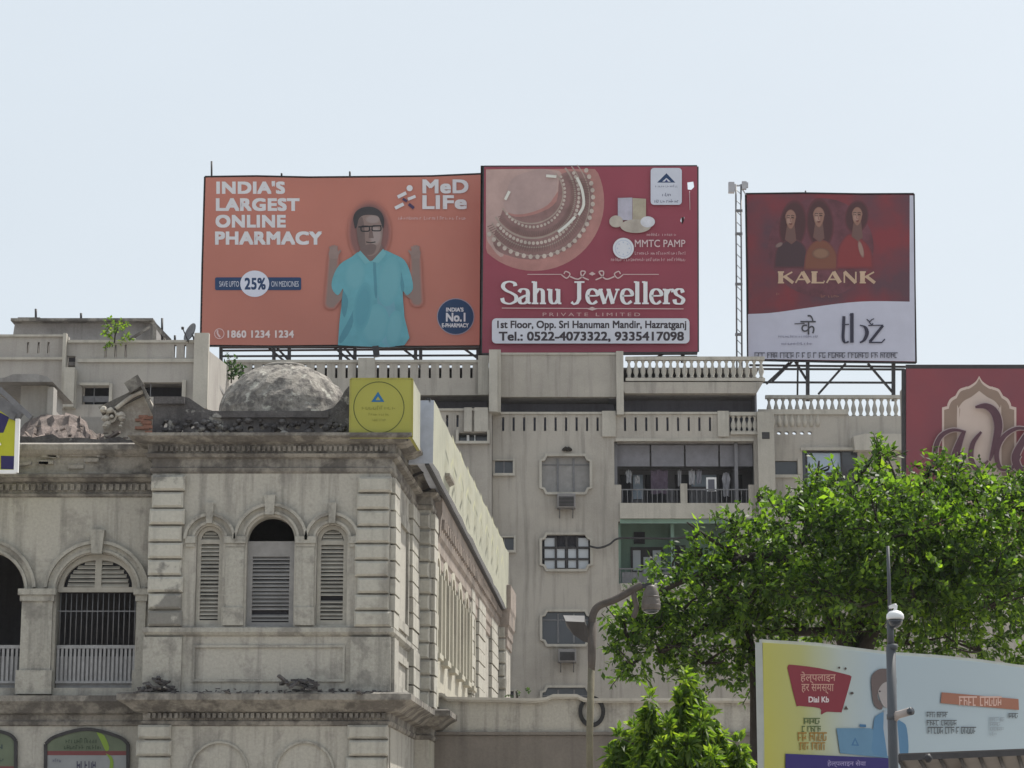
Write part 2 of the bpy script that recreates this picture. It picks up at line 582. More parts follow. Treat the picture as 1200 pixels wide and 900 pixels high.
def ring(cx, zs, r0x, r0z, r1x, r1z, a0=0, a1=180, n=22):
    o = []
    for i in range(n + 1):
        t = math.radians(a0 + (a1 - a0) * i / n)
        o.append((cx + r1x * math.cos(t), zs + r1z * math.sin(t)))
    for i in range(n, -1, -1):
        t = math.radians(a0 + (a1 - a0) * i / n)
        o.append((cx + r0x * math.cos(t), zs + r0z * math.sin(t)))
    return o

mB = lambda a, b, c: (a, YB + c, b)
mW = lambda a, b, c: (a, YW + c, b)

BW = [(230, 261, 632, 616, 733), (289, 345, 633, 605, 735), (371, 407, 633, 615, 733)]
holes = [arch(XB(a), XB(b), ZB(bt), ZB(s), ZB(t)) for a, b, s, t, bt in BW]
w = MB()
w.plate([[(xL, 0), (xA, 0), (xA, ZTOP), (xL, ZTOP)]] + holes, mB, 0.45)
w.box(xL, xL + .4, YB + .452, YW + .5, 0, ZTOP)
# wing wall with arcade
WA = [(66, 160, 693, 648, 806), (-72, 28, 693, 645, 806)]
wh = [arch(XW(a), XW(b), ZW(bt), ZW(s), ZW(t)) for a, b, s, t, bt in WA]
xW0 = XW(-140)
w.plate([[(xW0, 0), (xL - .003, 0), (xL - .003, ZW(520)), (xW0, ZW(520))]] + wh, mW, 0.5)
w.obox(A, SD, SN, .46, 6.0, -.45, 0, 0, ZTOP)
w.box(B.x - .3, C_.x, 63, 63.45, 0, ZTOP)
w.obox(C_, SD, SN, 14.0, 25.0, -.45, 0, 0, ZTOP)
w.box(D_.x - .3, E_.x, 88, 88.45, 0, ZTOP)
w.obox(E_, SD, SN, .46, 3.0, -.45, 0, 0, ZTOP)
obj('wall', w, COLP, col)

# side wall, cream, with paired narrow arches
sw = MB()
mS = lambda a, b, c: tuple(C_ + SD * a - SN * c + Vector((0, 0, b)))
sideh = []
for g0 in (0.9, 3.3, 5.7, 8.1, 10.5, 12.6):
    for k in (0,):
        sideh.append(arch(g0, g0 + .85, ZB(733), ZB(632), ZB(613), 10))
sw.plate([[(.46, 0), (14.0, 0), (14.0, ZTOP), (.46, ZTOP)]] + sideh, mS, 0.4)
obj('side_wall', sw, SIDEW, col)
st = MB()
for h in sideh:
    x0 = h[0][0]; x1 = h[1][0]
    st.plate([ring((x0 + x1) / 2, ZB(632), .50, .48, .72, .70)], lambda a, b, c: mS(a, b, c - .1), .098)
    for xx in (x0 - .32, x1 + .08):
        st.obox(C_, SD, SN, xx, xx + .24, .002, .14, ZB(733), ZB(628))
    st.obox(C_, SD, SN, x0 - .1, x1 + .1, .002, .2, ZB(742), ZB(735))
    st.obox(C_, SD, SN, x0 - .1, x1 + .1, .002, .12, ZB(805), ZB(780))
obj('side_window_surround', st, SIDEW, col)

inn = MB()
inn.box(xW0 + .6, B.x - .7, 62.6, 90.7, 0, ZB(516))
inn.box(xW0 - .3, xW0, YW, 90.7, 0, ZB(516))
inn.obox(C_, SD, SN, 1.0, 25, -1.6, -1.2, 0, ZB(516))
obj('inner_wall', inn, weathered('shade_dark_plaster', (.13, .125, .135), (.08, .08, .085), .6, .5, bump=0), col)  # plaster coloured dark to stand in for the shade indoors
fl = MB()
fl.box(xW0, xL - .01, YW + .51, 62.59, ZW(815), ZW(806))
fl.box(xL + .41, B.x - .5, YB + .46, 62.59, ZB(812), ZB(742))
obj('floor_slab', fl, INNER, col)
rf = MB()
rf.plate([[(xW0, YW + .52), (xL + .4, YW + .52), (xL + .41, YB + .47), (xA - .47, YB + .47), (B.x - .5, 63.5), (C_.x - .5, 63.5),
           (D_.x - .45, 88.5), (E_.x - .5, 88.5), (H_.x - .5, 90.8), (xW0, 90.8)]],
         lambda a, b, c: (a, b, ZB(518) + c), .25)
obj('roof', rf, COLC, col)

# cornices
def pr(lst, zf): return [(o, zf(p)) for o, p in lst]
MAINC = [(0.001, 555), (.05, 553), (.07, 549), (.025, 547.5), (.025, 538), (.15, 536.5), (.2, 533), (.11, 531.5), (.13, 521.5), (.34, 520), (.47, 516.5), (.55, 515), (.55, 511.5), (.02, 509)]
MIDC = [(0.001, 851), (.05, 850), (.08, 845.5), (.04, 844), (.06, 836), (.24, 834), (.42, 827), (.6, 822), (.6, 815), (.52, 813), (.02, 811.5)]
SILL = [(0.001, 746), (.07, 744), (.12, 741), (.12, 736), (.02, 734.5)]
near = [(xL, YW), (xL, YB), (xA, YB), (B.x, B.y), (C_.x, C_.y), (C_.x + SD.x, C_.y + SD.y)]
far = [(C_.x + SD.x, C_.y + SD.y), (D_.x, D_.y), (E_.x, E_.y), (H_.x, H_.y)]
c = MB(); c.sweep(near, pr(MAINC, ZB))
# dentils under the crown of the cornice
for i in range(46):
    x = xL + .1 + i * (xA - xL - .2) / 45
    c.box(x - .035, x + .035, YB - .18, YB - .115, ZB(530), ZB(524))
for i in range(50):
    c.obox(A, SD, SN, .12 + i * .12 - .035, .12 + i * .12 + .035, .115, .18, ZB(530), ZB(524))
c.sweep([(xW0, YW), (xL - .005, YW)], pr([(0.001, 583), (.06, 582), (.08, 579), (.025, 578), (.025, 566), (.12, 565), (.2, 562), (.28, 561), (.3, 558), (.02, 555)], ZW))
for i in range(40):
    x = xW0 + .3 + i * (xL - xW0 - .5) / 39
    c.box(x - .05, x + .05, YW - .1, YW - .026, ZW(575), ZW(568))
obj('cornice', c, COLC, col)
c = MB()
c.box(xW0, xL - .01, YW - .06, YW + .3, ZW(556.5), ZW(530))
c.sweep([(xW0, YW), (xL - .005, YW)], pr([(0.07, 536), (.2, 533), (.28, 529), (.3, 523), (.02, 519)], ZW))
for k in range(18):
    c0 = P(random.uniform(20, 172), random.uniform(524, 552), YW - .08); r_ = random.uniform(.03, .10)
    c.bar(c0 - Vector((r_ * 2, 0, random.uniform(-.03, .03))), c0 + Vector((r_ * 2, 0, random.uniform(-.03, .03))), .1, r_)
STAINB = weathered('black_stained_plaster', (.31, .288, .26), (.11, .102, .096), 1.1, .8, (.48, .58), .6, .2, bump=.6, light=(.33, .32, .30), light_thr=(.62, .68), light_scale=1.6)
obj('stained_band', c, STAINB, col, 'black stained band above the arcade')
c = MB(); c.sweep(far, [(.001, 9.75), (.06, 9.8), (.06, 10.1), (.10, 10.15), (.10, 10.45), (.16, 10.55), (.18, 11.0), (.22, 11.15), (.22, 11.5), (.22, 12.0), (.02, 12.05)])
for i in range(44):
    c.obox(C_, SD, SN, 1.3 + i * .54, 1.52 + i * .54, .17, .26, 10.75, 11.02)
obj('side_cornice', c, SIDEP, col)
c = MB(); c.sweep(near, pr(MIDC, ZB)); c.sweep(far, pr(MIDC, ZB))
c.sweep([(xW0, YW), (xL - .005, YW)], pr([(0.001, 851), (.05, 850), (.08, 846), (.04, 844), (.05, 838), (.2, 836), (.32, 828), (.42, 823), (.42, 816.5), (.02, 815)], ZW))
for i in range(44):
    x = xL + .1 + i * (xA - xL - .2) / 43
    c.box(x - .04, x + .04, YB - .16, YB - .06, ZB(842), ZB(836))
obj('string_course', c, COLC, col)
c = MB(); c.sweep(near[:4], pr(SILL, ZB)); obj('sill_course', c, COLT, col)

# quoins
def quoin_col(x0, x1, y, zf, pys, prot=.16, jit=.045):
    m = MB()
    for a, b in zip(pys[:-1], pys[1:]):
        j = random.uniform(-jit, jit)
        k = random.uniform(-.02, .03)
        m.bevbox(x0 - .02 + j, x1 + .02 + random.uniform(-jit, jit), y - prot - k, y - .002, zf(b - 2.2), zf(a), .05)
    return m
def steps(a, b, n): return [a + (b - a) * i / n for i in range(n + 1)]
obj('quoin_column', quoin_col(XB(176.5), XB(213), YB, ZB, steps(558, 736, 9)), COLQ, col, 'grey patched quoin column with peeling blocks')
obj('quoin_column', quoin_col(XB(419), XB(456.5), YB, ZB, steps(560, 737, 9)), COLQC, col)
obj('quoin_column', quoin_col(XB(170), XB(208), YB, ZB, [850, 868, 888, 908, 928]), COLQC, col)
obj('quoin_column', quoin_col(XB(411), XB(456), YB, ZB, [850, 868, 888, 908, 928]), COLQC, col)
def side_quoin(O, a0, a1, pys, prot=.12):
    m = MB()
    for a, b in zip(pys[:-1], pys[1:]):
        m.obox(O, SD, SN, a0, a1, .002, prot + random.uniform(-.015, .02), ZB(b - 2.3), ZB(a))
    return m
obj('quoin_column', side_quoin(A, .03, 1.1, steps(560, 737, 9)), COLQC, col)
obj('quoin_column', side_quoin(A, 4.2, 5.9, steps(560, 737, 9)), COLQC, col)
obj('quoin_column', side_quoin(A, 4.2, 5.9, steps(742, 811, 3), .14), COLQC, col)
obj('quoin_column', quoin_col(X(488.5, 700, 63), X(503.5, 700, 63), 63, ZB, steps(560, 811, 12), .1), COLQC, col)
obj('quoin_column', side_quoin(C_, .03, 1.0, steps(560, 811, 12)), COLQC, col)
obj('quoin_column', side_quoin(C_, 12.6, 13.9, steps(560, 811, 12)), COLQC, col)
obj('quoin_column', side_quoin(C_, 15.5, 18.5, steps(560, 811, 12)), COLQC, col)
obj('quoin_column', side_quoin(C_, 21.5, 24.8, steps(560, 811, 12)), COLQC, col)
obj('quoin_column', quoin_col(X(583, 770, 88), X(591.5, 770, 88), 88, ZB, steps(560, 811, 11), .12), COLQC, col)

# pedestals, panels, capitals, keystones, hoods of the front bay
t = MB()
t.box(XB(168, 780), XB(213, 780), YB - .13, YB - .002, ZB(811), ZB(747))
t.box(XB(411, 780), XB(457, 780) + .02, YB - .13, YB - .002, ZB(811), ZB(747))
for q in ((226, 404, 756, 759), (226, 404, 796, 799)):
    t.box(XB(q[0], 780), XB(q[1], 780), YB - .05, YB - .002, ZB(q[3]), ZB(q[2]))
for q in ((226, 228.5), (401.5, 404)):
    t.box(XB(q[0], 780), XB(q[1], 780), YB - .047, YB - .003, ZB(796), ZB(759))
for a, b in ((217, 229), (263, 288), (346, 370), (408.5, 417)):
    t.box(XB(a), XB(b), YB - .10, YB - .002, ZB(637), ZB(629))
    t.box(XB(a + 1), XB(b - 1), YB - .06, YB - .002, ZB(641), ZB(637.2))
for a, b in ((264.5, 286.5), (347.5, 368.5)):
    t.box(XB(a), XB(b), YB - .05, YB - .002, ZB(733), ZB(641.5))
    t.box(XB(a - 1), XB(b + 1), YB - .09, YB - .003, ZB(733), ZB(712))
u = (XB(400) - XB(300)) / 100
for cx, zs, r in ((245.5, 632, 18), (317, 633, 31), (389, 633, 20)):
    for r0, r1, pro in ((r, r + 3, .07), (r + 9, r + 12.5, .12)):
        a_, b_ = (0, 180)
        t.plate([ring(XB(cx), ZB(zs), r0 * u, r0 * u, r1 * u, r1 * u, a_, b_)], lambda a, b, c, pro=pro: (a, YB - pro + c, b), pro - .002)
for a, b, p0, p1 in ((309, 322, 581, 604), (384, 394, 590, 614), (240, 250, 590, 614)):
    t.plate([[(XB(a + 1.5), ZB(p1)), (XB(b - 1.5), ZB(p1)), (XB(b), ZB(p0)), (XB(a), ZB(p0))]], lambda a, b, c: (a, YB - .17 + c, b), .168)
# blind arches of the lower storey
for cx, r in ((257, 33), (357, 33)):
    t.plate([ring(XB(cx, 900), ZB(905), (r - 1) * u, r * u, (r + 1.5) * u, (r + 2.5) * u)], lambda a, b, c: (a, YB - .06 + c, b), .058)
# wing: pilaster, capital, base, arch mouldings, keystone
for px0, px1, dx in ((27, 63, 0), (162, 172, 0)):
    t.box(XW(px0), XW(px1), YW - .12, YW - .002, ZW(786), ZW(705))
    t.box(XW(px0 - 4), XW(px1 + 4), YW - .24, YW - .002, ZW(698), ZW(691))
    t.box(XW(px0 - 2), XW(px1 + 2), YW - .18, YW - .002, ZW(705), ZW(698.2))
    t.box(XW(px0 - 3), XW(px1 + 3), YW - .22, YW - .002, ZW(814), ZW(786.2))
uw = (XW(400) - XW(300)) / 100
for cx, r, rz in ((113, 48.5, 46.5), (-22, 51.5, 49.5)):
    for r0, r1, pro in ((0, 3, .07), (3.2, 9, .03), (9.2, 13, .13)):
        t.plate([ring(XW(cx), ZW(693), (r + r0) * uw, (rz + r0) * uw, (r + r1) * uw, (rz + r1) * uw, 4 if r0 > 9 else 0, 176 if r0 > 9 else 180, 30)],
                lambda a, b, c, pro=pro: (a, YW - pro + c, b), pro - .002)
t.plate([[(XW(107), ZW(650)), (XW(119), ZW(650)), (XW(121.5), ZW(622)), (XW(104.5), ZW(622))]], lambda a, b, c: (a, YW - .22 + c, b), .218)
obj('moulding', t, COLT, col)
# bay side: sunk panels between the quoins
t = MB()
t.obox(A, SD, SN, 1.5, 3.8, .002, .07, ZB(728), ZB(716)); t.obox(A, SD, SN, 1.5, 3.8, .002, .07, ZB(600), ZB(588))
t.obox(A, SD, SN, 1.5, 1.7, .002, .068, ZB(715), ZB(601)); t.obox(A, SD, SN, 3.6, 3.8, .002, .068, ZB(715), ZB(601))
t.obox(A, SD, SN, .05, .9, .002, .13, ZB(811), ZB(747))
t.obox(A, SD, SN, 1.2, 3.9, .002, .06, ZB(768), ZB(760)); t.obox(A, SD, SN, 1.2, 3.9, .002, .06, ZB(805), ZB(797))
t.obox(A, SD, SN, 1.2, 1.4, .002, .058, ZB(796), ZB(769)); t.obox(A, SD, SN, 3.7, 3.9, .002, .058, ZB(796), ZB(769))
obj('side_panel', t, COLT, col)

# louvred shutters
def louvre(m, x0, x1, zb, zt, y, n, slat=.055, tilt=.035):
    st_ = (zt - zb) / n
    for i in range(n):
        if n > 3 and random.random() < .05: continue
        z = zb + st_ * (i + .5 + random.uniform(-.06, .06))
        h = st_ * random.uniform(.26, .40)
        m.hexa([(x0, y - tilt, z - h), (x1, y - tilt, z - h), (x1, y - tilt, z - h + .02), (x0, y - tilt, z - h + .02),
                (x0, y + tilt, z + h), (x1, y + tilt, z + h), (x1, y + tilt, z + h + .02), (x0, y + tilt, z + h + .02)])
for (a, b, s, tp, bt), n, mat, full in zip(BW, (19, 19, 19), (SHUT, SHUTB, SHUT), (1, 0, 1)):
    x0, x1 = XB(a), XB(b); cx = (x0 + x1) / 2; r = (x1 - x0) / 2
    fw = .10
    fr = MB()
    if full:
        outer = arch(x0 + .005, x1 - .005, ZB(bt) + .004, ZB(s), ZB(tp) - .005)
        inner = arch(x0 + fw, x1 - fw, ZB(bt) + .14, ZB(s + 5), ZB(s + 5) + .01)
        top = [(cx + (r - fw) * math.cos(math.pi * i / 16), ZB(s) + (ZB(tp) - ZB(s) - fw) * math.sin(math.pi * i / 16)) for i in range(17)]
        fr.plate([outer, inner, top], lambda p, q, c: (p, YB + .12 + c, q), .1)
    else:
        fr.plate([[(x0 + .004, ZB(bt) + .004), (x1 - .004, ZB(bt) + .004), (x1 - .004, ZB(s)), (x0 + .004, ZB(s))],
                  [(x0 + .13, ZB(bt) + .14), (x1 - .13, ZB(bt) + .14), (x1 - .13, ZB(s + 18)), (x0 + .13, ZB(s + 18))]], lambda p, q, c: (p, YB + .2 + c, q), .1)
    wn = obj('window', fr, mat, col, 'tall arched window with dark open top above its shutter' if not full else None)
    lv = MB()
    if full:
        louvre(lv, x0 + fw, x1 - fw, ZB(bt) + .15, ZB(s + 5.5), YB + .17, n)
        for i in range(3):
            z = ZB(s) + (i + .35) * (ZB(tp) - ZB(s) - fw) / 3.2
            hw = (r - fw) * math.sqrt(max(.05, 1 - ((z - ZB(s)) / (ZB(tp) - ZB(s) - fw)) ** 2)) * .96
            louvre(lv, cx - hw, cx + hw, z - .05, z + .05, YB + .17, 1)
    else:
        louvre(lv, x0 + .13, x1 - .13, ZB(bt) + .15, ZB(s + 18.5), YB + .25, n - 2)
    lb = MB()
    lv2 = obj('shutter', lv, mat, wn)
    bk = MB()
    zt_ = ZB(s + 4) if full else ZB(s + 2)
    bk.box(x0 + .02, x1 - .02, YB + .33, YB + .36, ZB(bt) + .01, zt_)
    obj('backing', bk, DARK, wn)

# arcade opening: fan louvre, bars, railing
fr = MB()
a, b, s, tp, bt = WA[0]
x0, x1 = XW(a), XW(b); cx = (x0 + x1) / 2; r = (x1 - x0) / 2
rz = ZW(tp) - ZW(s)
outer = [(cx + (r - .005) * math.cos(math.pi * i / 24), ZW(s) + (rz - .005) * math.sin(math.pi * i / 24)) for i in range(25)]
i1 = [(cx + .08 + (r - .22) * math.cos(math.pi / 2 * i / 12), ZW(s) + .12 + (rz - .28) * math.sin(math.pi / 2 * i / 12)) for i in range(13)] + [(cx + .08, ZW(s) + .12)]
i2 = [(2 * cx - p, q) for p, q in reversed(i1)]
fr.plate([outer, i1, i2], lambda p, q, c: (p, YW + .15 + c, q), .1)
fan = obj('fanlight', fr, SHUT, col)
lv = MB()
for i in range(6):
    z = ZW(s) + .12 + (i + .5) * (rz - .3) / 6
    q = 1 - ((z - ZW(s) - .12) / (rz - .28)) ** 2
    hw = (r - .16) * math.sqrt(max(.04, q))
    louvre(lv, cx - hw * .92, cx - .08, z - .055, z + .055, YW + .2, 1)
    louvre(lv, cx + .08, cx + hw * .92, z - .055, z + .055, YW + .2, 1)
obj('shutter', lv, SHUT, fan)
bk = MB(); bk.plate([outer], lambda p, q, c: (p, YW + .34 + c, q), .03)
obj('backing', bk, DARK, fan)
for a, b in ((66, 160), (-72, 28)):
    x0, x1 = XW(a), XW(b)
    if a > 0:
        m = MB()
        for i in range(15):
            x = x0 + (i + .5) * (x1 - x0) / 15
            m.tube([(x, YW + .25, ZW(756)), (x, YW + .25, ZW(694))], .014, 6)
        m.bar((x0, YW + .25, ZW(715)), (x1, YW + .25, ZW(715)), .03)
        obj('window_bars', m, STEELG, col)
    m = MB()
    m.box(x0 + .01, x1 - .01, YW + .2, YW + .28, ZW(759), ZW(755))
    m.box(x0 + .01, x1 - .01, YW + .2, YW + .28, ZW(800), ZW(797))
    for i in range(19):
        x = x0 + (i + .5) * (x1 - x0) / 19
        m.box(x - .03, x + .03, YW + .215, YW + .265, ZW(797) + .001, ZW(759) - .001)
    m.box(x0 + .012, x1 - .012, YW + .3, YW + .34, ZW(805), ZW(768))
    obj('railing', m, RAILW, col)

# pierced black parapet with lifted ends, low dome behind
YPA = 57.35
m = MB()
top = [(178, 520), (409, 520), (409, 452), (404, 458), (398, 469), (390, 478), (378, 481.5), (250, 481.5), (240, 479), (230, 472), (221, 466), (214, 464.5), (180, 464.5)]
hl = []
for i in range(15):
    cx = 196 + i * 14.1 + random.uniform(-3, 3); cy = random.uniform(497, 507)
    hl.append([(cx + random.uniform(2.5, 5) * math.cos(k * math.tau / 7), cy + random.uniform(2.5, 4.5) * math.sin(k * math.tau / 7)) for k in range(7)])
m.plate([[(X(p, q, YPA), Z(q, YPA)) for p, q in lp] for lp in [top] + hl], lambda a, b, c: (a, YPA + c, b), .3)
m.box(X(182, 470, YPA), X(217, 470, YPA), YPA - .12, YPA - .002, Z(474, YPA), Z(466, YPA))
m.box(X(250, 485, YPA), X(385, 485, YPA), YPA - .1, YPA - .002, Z(490, YPA), Z(483, YPA))
# crumbled lumps of the pierced screen
for i in range(70):
    px = random.uniform(186, 404); py = random.uniform(492, 514)
    r = random.uniform(.05, .13)
    c0 = P(px, py, YPA)
    m.lathe((c0.x, c0.y - .02, c0.z - r * .6), [(r * .5, 0), (r, r * .5), (r * .8, r), (r * .25, r * 1.25)], 6, False)
obj('parapet', m, COLD, col, 'black mossy pierced parapet below the dome')
m = MB()
mw = MB()
tl_ = [(-60, 512), (20, 511), (40, 513), (62, 509), (70, 514), (96, 513), (118, 516), (140, 512), (150, 516), (178, 515)]
mw.plate([[(X(p, q, YW + .4), Z(q, YW + .4)) for p, q in tl_ + [(178, 521), (-60, 521)]]], lambda a, b, c: (a, YW + .35 + c, b), .4)
obj('parapet', mw, COLD, col)

dc = P(333, 480, 61.0)
prof = []
RD = (X(410, 480, 61) - X(256, 480, 61)) / 2; HD = Z(427, 61) - Z(486, 61)
for i in range(15):
    t_ = i / 14 * math.pi / 2
    prof.append((max(RD * math.cos(t_) ** .86, .05), HD * math.sin(t_)))
dm = MB()
NS = 56
vs = []; fs = []
for i, (r, z) in enumerate(prof):
    for k in range(NS):
        an = k * math.tau / NS
        rib = .045 * abs(math.sin(k * math.pi / 3.5)) * math.cos(i / 14 * 1.4)
        rr = r + rib + random.uniform(-.035, .035)
        vs.append((dc.x + rr * math.cos(an), dc.y + rr * math.sin(an), dc.z - .45 + z * 1.19 + random.uniform(-.03, .03)))
for i in range(14):
    for k in range(NS):
        k2 = (k + 1) % NS
        fs.append((i * NS + k, i * NS + k2, (i + 1) * NS + k2, (i + 1) * NS + k))
fs.append(tuple(range(14 * NS, 15 * NS)))
dm.add(vs, fs)
dm.lathe((dc.x, dc.y, dc.z + HD - .3), [(.55, 0), (.6, .06), (.5, .13), (.1, .2)], 24)
dome = obj('dome', dm, DOMEM, col, 'low plaster dome, crumbling, with dry streaks')
m = MB(); m.lathe((dc.x, dc.y, ZB(519)), [(RD + .2, 0), (RD + .2, dc.z - ZB(519) - .6), (RD + .3, dc.z - ZB(519) - .55), (RD + .3, dc.z - ZB(519) - .42), (RD, dc.z - ZB(519) - .36)], 40)
obj('drum', m, COLC, dome)

# ruined roof edge: broken gable, small pavilion
def rough_plate(name, loop, Y, d, mat, label=None):
    m = MB()
    m.plate([[(X(p, q, Y), Z(q, Y)) for p, q in loop]], lambda a, b, c: (a, Y + c, b), d)
    return obj(name, m, mat, col, label)
GABM = weathered('broken_cream_wall', (0.50, 0.46, 0.40), (0.26, 0.22, 0.19), .9, .7, (.5, .62), .3, .15, bump=.4)
rough_plate('broken_gable', [(122, 518), (179, 518), (181, 498), (176, 470), (168, 458), (158, 459), (149, 466), (134, 474), (126, 486), (121, 500)], 59.4, 1.2, GABM,
            'broken cream gable wall of the ruined roof')
m = MB(); Yq = 59.3
m.bar(P(118, 482, Yq), P(168, 458, Yq), .16, .22); m.bar(P(168, 457, Yq), P(184, 492, Yq), .1)
m.bar(P(150, 456, 59.2), P(166, 446, 59.2), .3)
m.bar(P(163, 446, 59.1), P(175, 468, 59.1), .07)
obj('roof_beam', m, COLC, col)
m = MB(); c0 = P(131, 488, 59.3)
m.plate([ell(c0.x, c0.z, .15, .18, 20), ell(c0.x + .02, c0.z, .08, .10, 20)], lambda a, b, c: (a, 59.2 + c, b), .18)
for k in range(14):
    c1 = P(random.uniform(121, 146), random.uniform(476, 500), 59.15); r_ = random.uniform(.05, .12)
    m.lathe((c1.x, c1.y, c1.z - r_), [(r_ * .5, 0), (r_, r_ * .6), (r_ * .7, r_ * 1.3), (r_ * .2, r_ * 1.6)], 6, False)
m.tube([P(*q, 59.2) for q in smooth_pts([(136, 479), (146, 471), (156, 464), (167, 459)], 4)], .06, 5)
obj('broken_scroll', m, GABM, col)
m = MB()
for k in range(16):
    c0 = P(random.uniform(163, 177), random.uniform(488, 512), 59.36); m.box(c0.x - .11, c0.x + .11, 59.36 - random.uniform(0, .05), 59.5, c0.z - .035, c0.z + .035)
obj('exposed_brick', m, weathered('exposed_brick_red', (.34, .17, .12), (.2, .12, .1), 3, .6, bump=.5), col)
m = MB(); Yq = 60.5
m.box(X(24, 470, Yq), X(56, 470, Yq), Yq, Yq + 2, ZB(519), Z(452, Yq))
m.box(X(57, 470, Yq), X(64, 470, Yq), Yq - .2, Yq + .3, ZB(519), Z(455, Yq))
m.box(X(66, 470, Yq), X(122, 470, Yq), Yq + .8, Yq + 1.2, ZB(519), Z(482, Yq))
pv = obj('roof_pavilion', m, LEFTB, col)
m = MB()
m.plate([[(X(p, q, Yq), Z(q, Yq)) for p, q in [(-12, 452), (66, 452), (60, 446), (46, 442.5), (20, 443), (10, 447), (-12, 449)]]], lambda a, b, c: (a, Yq - .5 + c, b), 3)
obj('roof', m, CONC, pv)

# rubble of the fallen tiles on the left wing
def lumps(n, region, Y, r0, r1, seed):
    rs = random.Random(seed); m = MB()
    for i in range(n):
        px, py = region(rs)
        c0 = P(px, py, Y + rs.uniform(-.4, .5))
        s = rs.uniform(r0, r1)
        e = Vector((rs.uniform(-1, 1), rs.uniform(-1, 1), rs.uniform(-.4, .4))).normalized() * s
        m.bar(c0 - e, c0 + e, s * rs.uniform(.5, 1.1), s * rs.uniform(.25, .5))
    return m
def heap(loop_top, y_base, Y, depth, seed):
    """an uneven heap with a given skyline"""
    rs = random.Random(seed); m = MB()
    n = len(loop_top); K = 7
    vs = []
    for i, (px, py) in enumerate(loop_top):
        for k in range(K):
            t_ = k / (K - 1)
            q = P(px, y_base + (py - y_base) * t_ ** .7, Y - depth * (1 - t_))
            vs.append((q.x + rs.uniform(-.08, .08), q.y + rs.uniform(-.1, .1), q.z + rs.uniform(-.09, .09)))
    fs = [(i * K + k, (i + 1) * K + k, (i + 1) * K + k + 1, i * K + k + 1) for i in range(n - 1) for k in range(K - 1)]
    m.add(vs, fs)
    return m
h = heap(smooth_pts([(22, 505), (32, 496), (50, 489), (72, 486), (90, 488), (100, 493), (108, 505), (118, 512), (140, 514), (147, 519)], 3), 525, 60.2, 1.6, 3)
h2 = lumps(34, lambda r: (lambda x: (x, r.uniform(489 if x < 95 else 506, 522)))(r.uniform(28, 150)), 58.9, .04, .15, 5)
h.add(h2.v, h2.f)
solo('rubble', h, RUBB, 'reddish heap of broken brick and tile on the ruined left roof', 'rubble', tuple(P(80, 525, 59)))
h = lumps(60, lambda r: (lambda x: (x, 812 - r.random() * 17 * math.sin(max(0, min(1, (x - 158) / 52)) * math.pi)))(r.uniform(160, 208)), 56.75, .05, .14, 9)
solo('rubble', h, COLD, 'dark broken rubble on the ledge at the foot of the patched quoins', 'rubble', tuple(P(185, 812, 56.7)))
h = lumps(26, lambda r: (r.uniform(330, 370), r.uniform(796, 811)), 56.7, .05, .16, 10)
solo('rubble', h, COLD, 'dark lumps fallen on the ledge under the central shuttered window', 'rubble', tuple(P(350, 812, 56.7)))
h = lumps(90, lambda r: (r.uniform(212, 455), 812.5 - abs(r.gauss(0, 2.2))), 56.7, .03, .10, 12)
o = solo('moss', h, COLD, 'dark moss and grit along the first floor ledge', 'moss', tuple(P(300, 812, 56.7)), kind='stuff')

# ------------------------------------------------------------------ apartment building
YA = 108.0
def XA(p): return X(p, 560, YA)
def ZA(p): return Z(p, YA)
apt = thing('apartment_building', 'tall beige concrete apartment block with slotted parapets, balconies and grilled windows', 'apartment building', (XA(720), YA, 0))
mA = lambda a, b, c: (a, YA + c, b)
def rc(x0, x1, y0, y1, fx=XA, fz=ZA): return [(fx(x0), fz(y1)), (fx(x1), fz(y1)), (fx(x1), fz(y0)), (fx(x0), fz(y0))]
def octr(x0, x1, y0, y1, k=6, fx=XA, fz=ZA):
    """window outline with stepped-in corners"""
    return [(fx(a), fz(b)) for a, b in [(x0 + k, y1), (x1 - k, y1), (x1 - k * .6, y1 - k * .8), (x1, y1 - k), (x1, y0 + k), (x1 - k * .6, y0 + k * .8), (x1 - k, y0),
                                        (x0 + k, y0), (x0 + k * .6, y0 + k * .8), (x0, y0 + k), (x0, y1 - k), (x0 + k * .6, y1 - k * .8)]]
WIN = [(635, 691, 535, 577), (635, 691, 627, 667), (635, 690, 717, 755), (635, 690, 806, 846)]
SMALL = [(580, 601, 540, 555), (580, 602, 630, 645), (580, 602, 720, 737), (580, 602, 810, 826)]
slots = [rc(588.3 + 12.35 * i, 590.9 + 12.35 * i, 489, 505) for i in range(10)] + [rc(731.8 + 12.5 * i, 734.4 + 12.5 * i, 489, 505) for i in range(9)]
bal1 = [(XA(p), ZA(q)) for p, q in [(728, 590), (877, 590), (877, 568), (884, 568), (884, 517), (720, 517), (720, 568), (728, 568)]]
bal2 = rc(724, 860, 611, 684)
bal3 = rc(724, 860, 702, 775)
m = MB()
balc = rc(856, 888, 488, 506)
m.plate([[(XA(577), 0), (XA(940), 0), (XA(940), ZA(600)), (XA(908), ZA(600)), (XA(908), ZA(484)), (XA(577), ZA(484))]] + slots + [octr(*q) for q in WIN] + [rc(*q) for q in SMALL] + [bal1, bal2, balc], mA, .3)
# top storey wall and its right-hand slab face
m.plate([rc(583, 723, 415, 465)], mA, .3)
m.plate([[(XA(p), ZA(q)) for p, q in [(733, 462), (888, 462), (896, 449), (727, 449)]]], lambda a, b, c: (a, YA - .25 + c, b), .5)
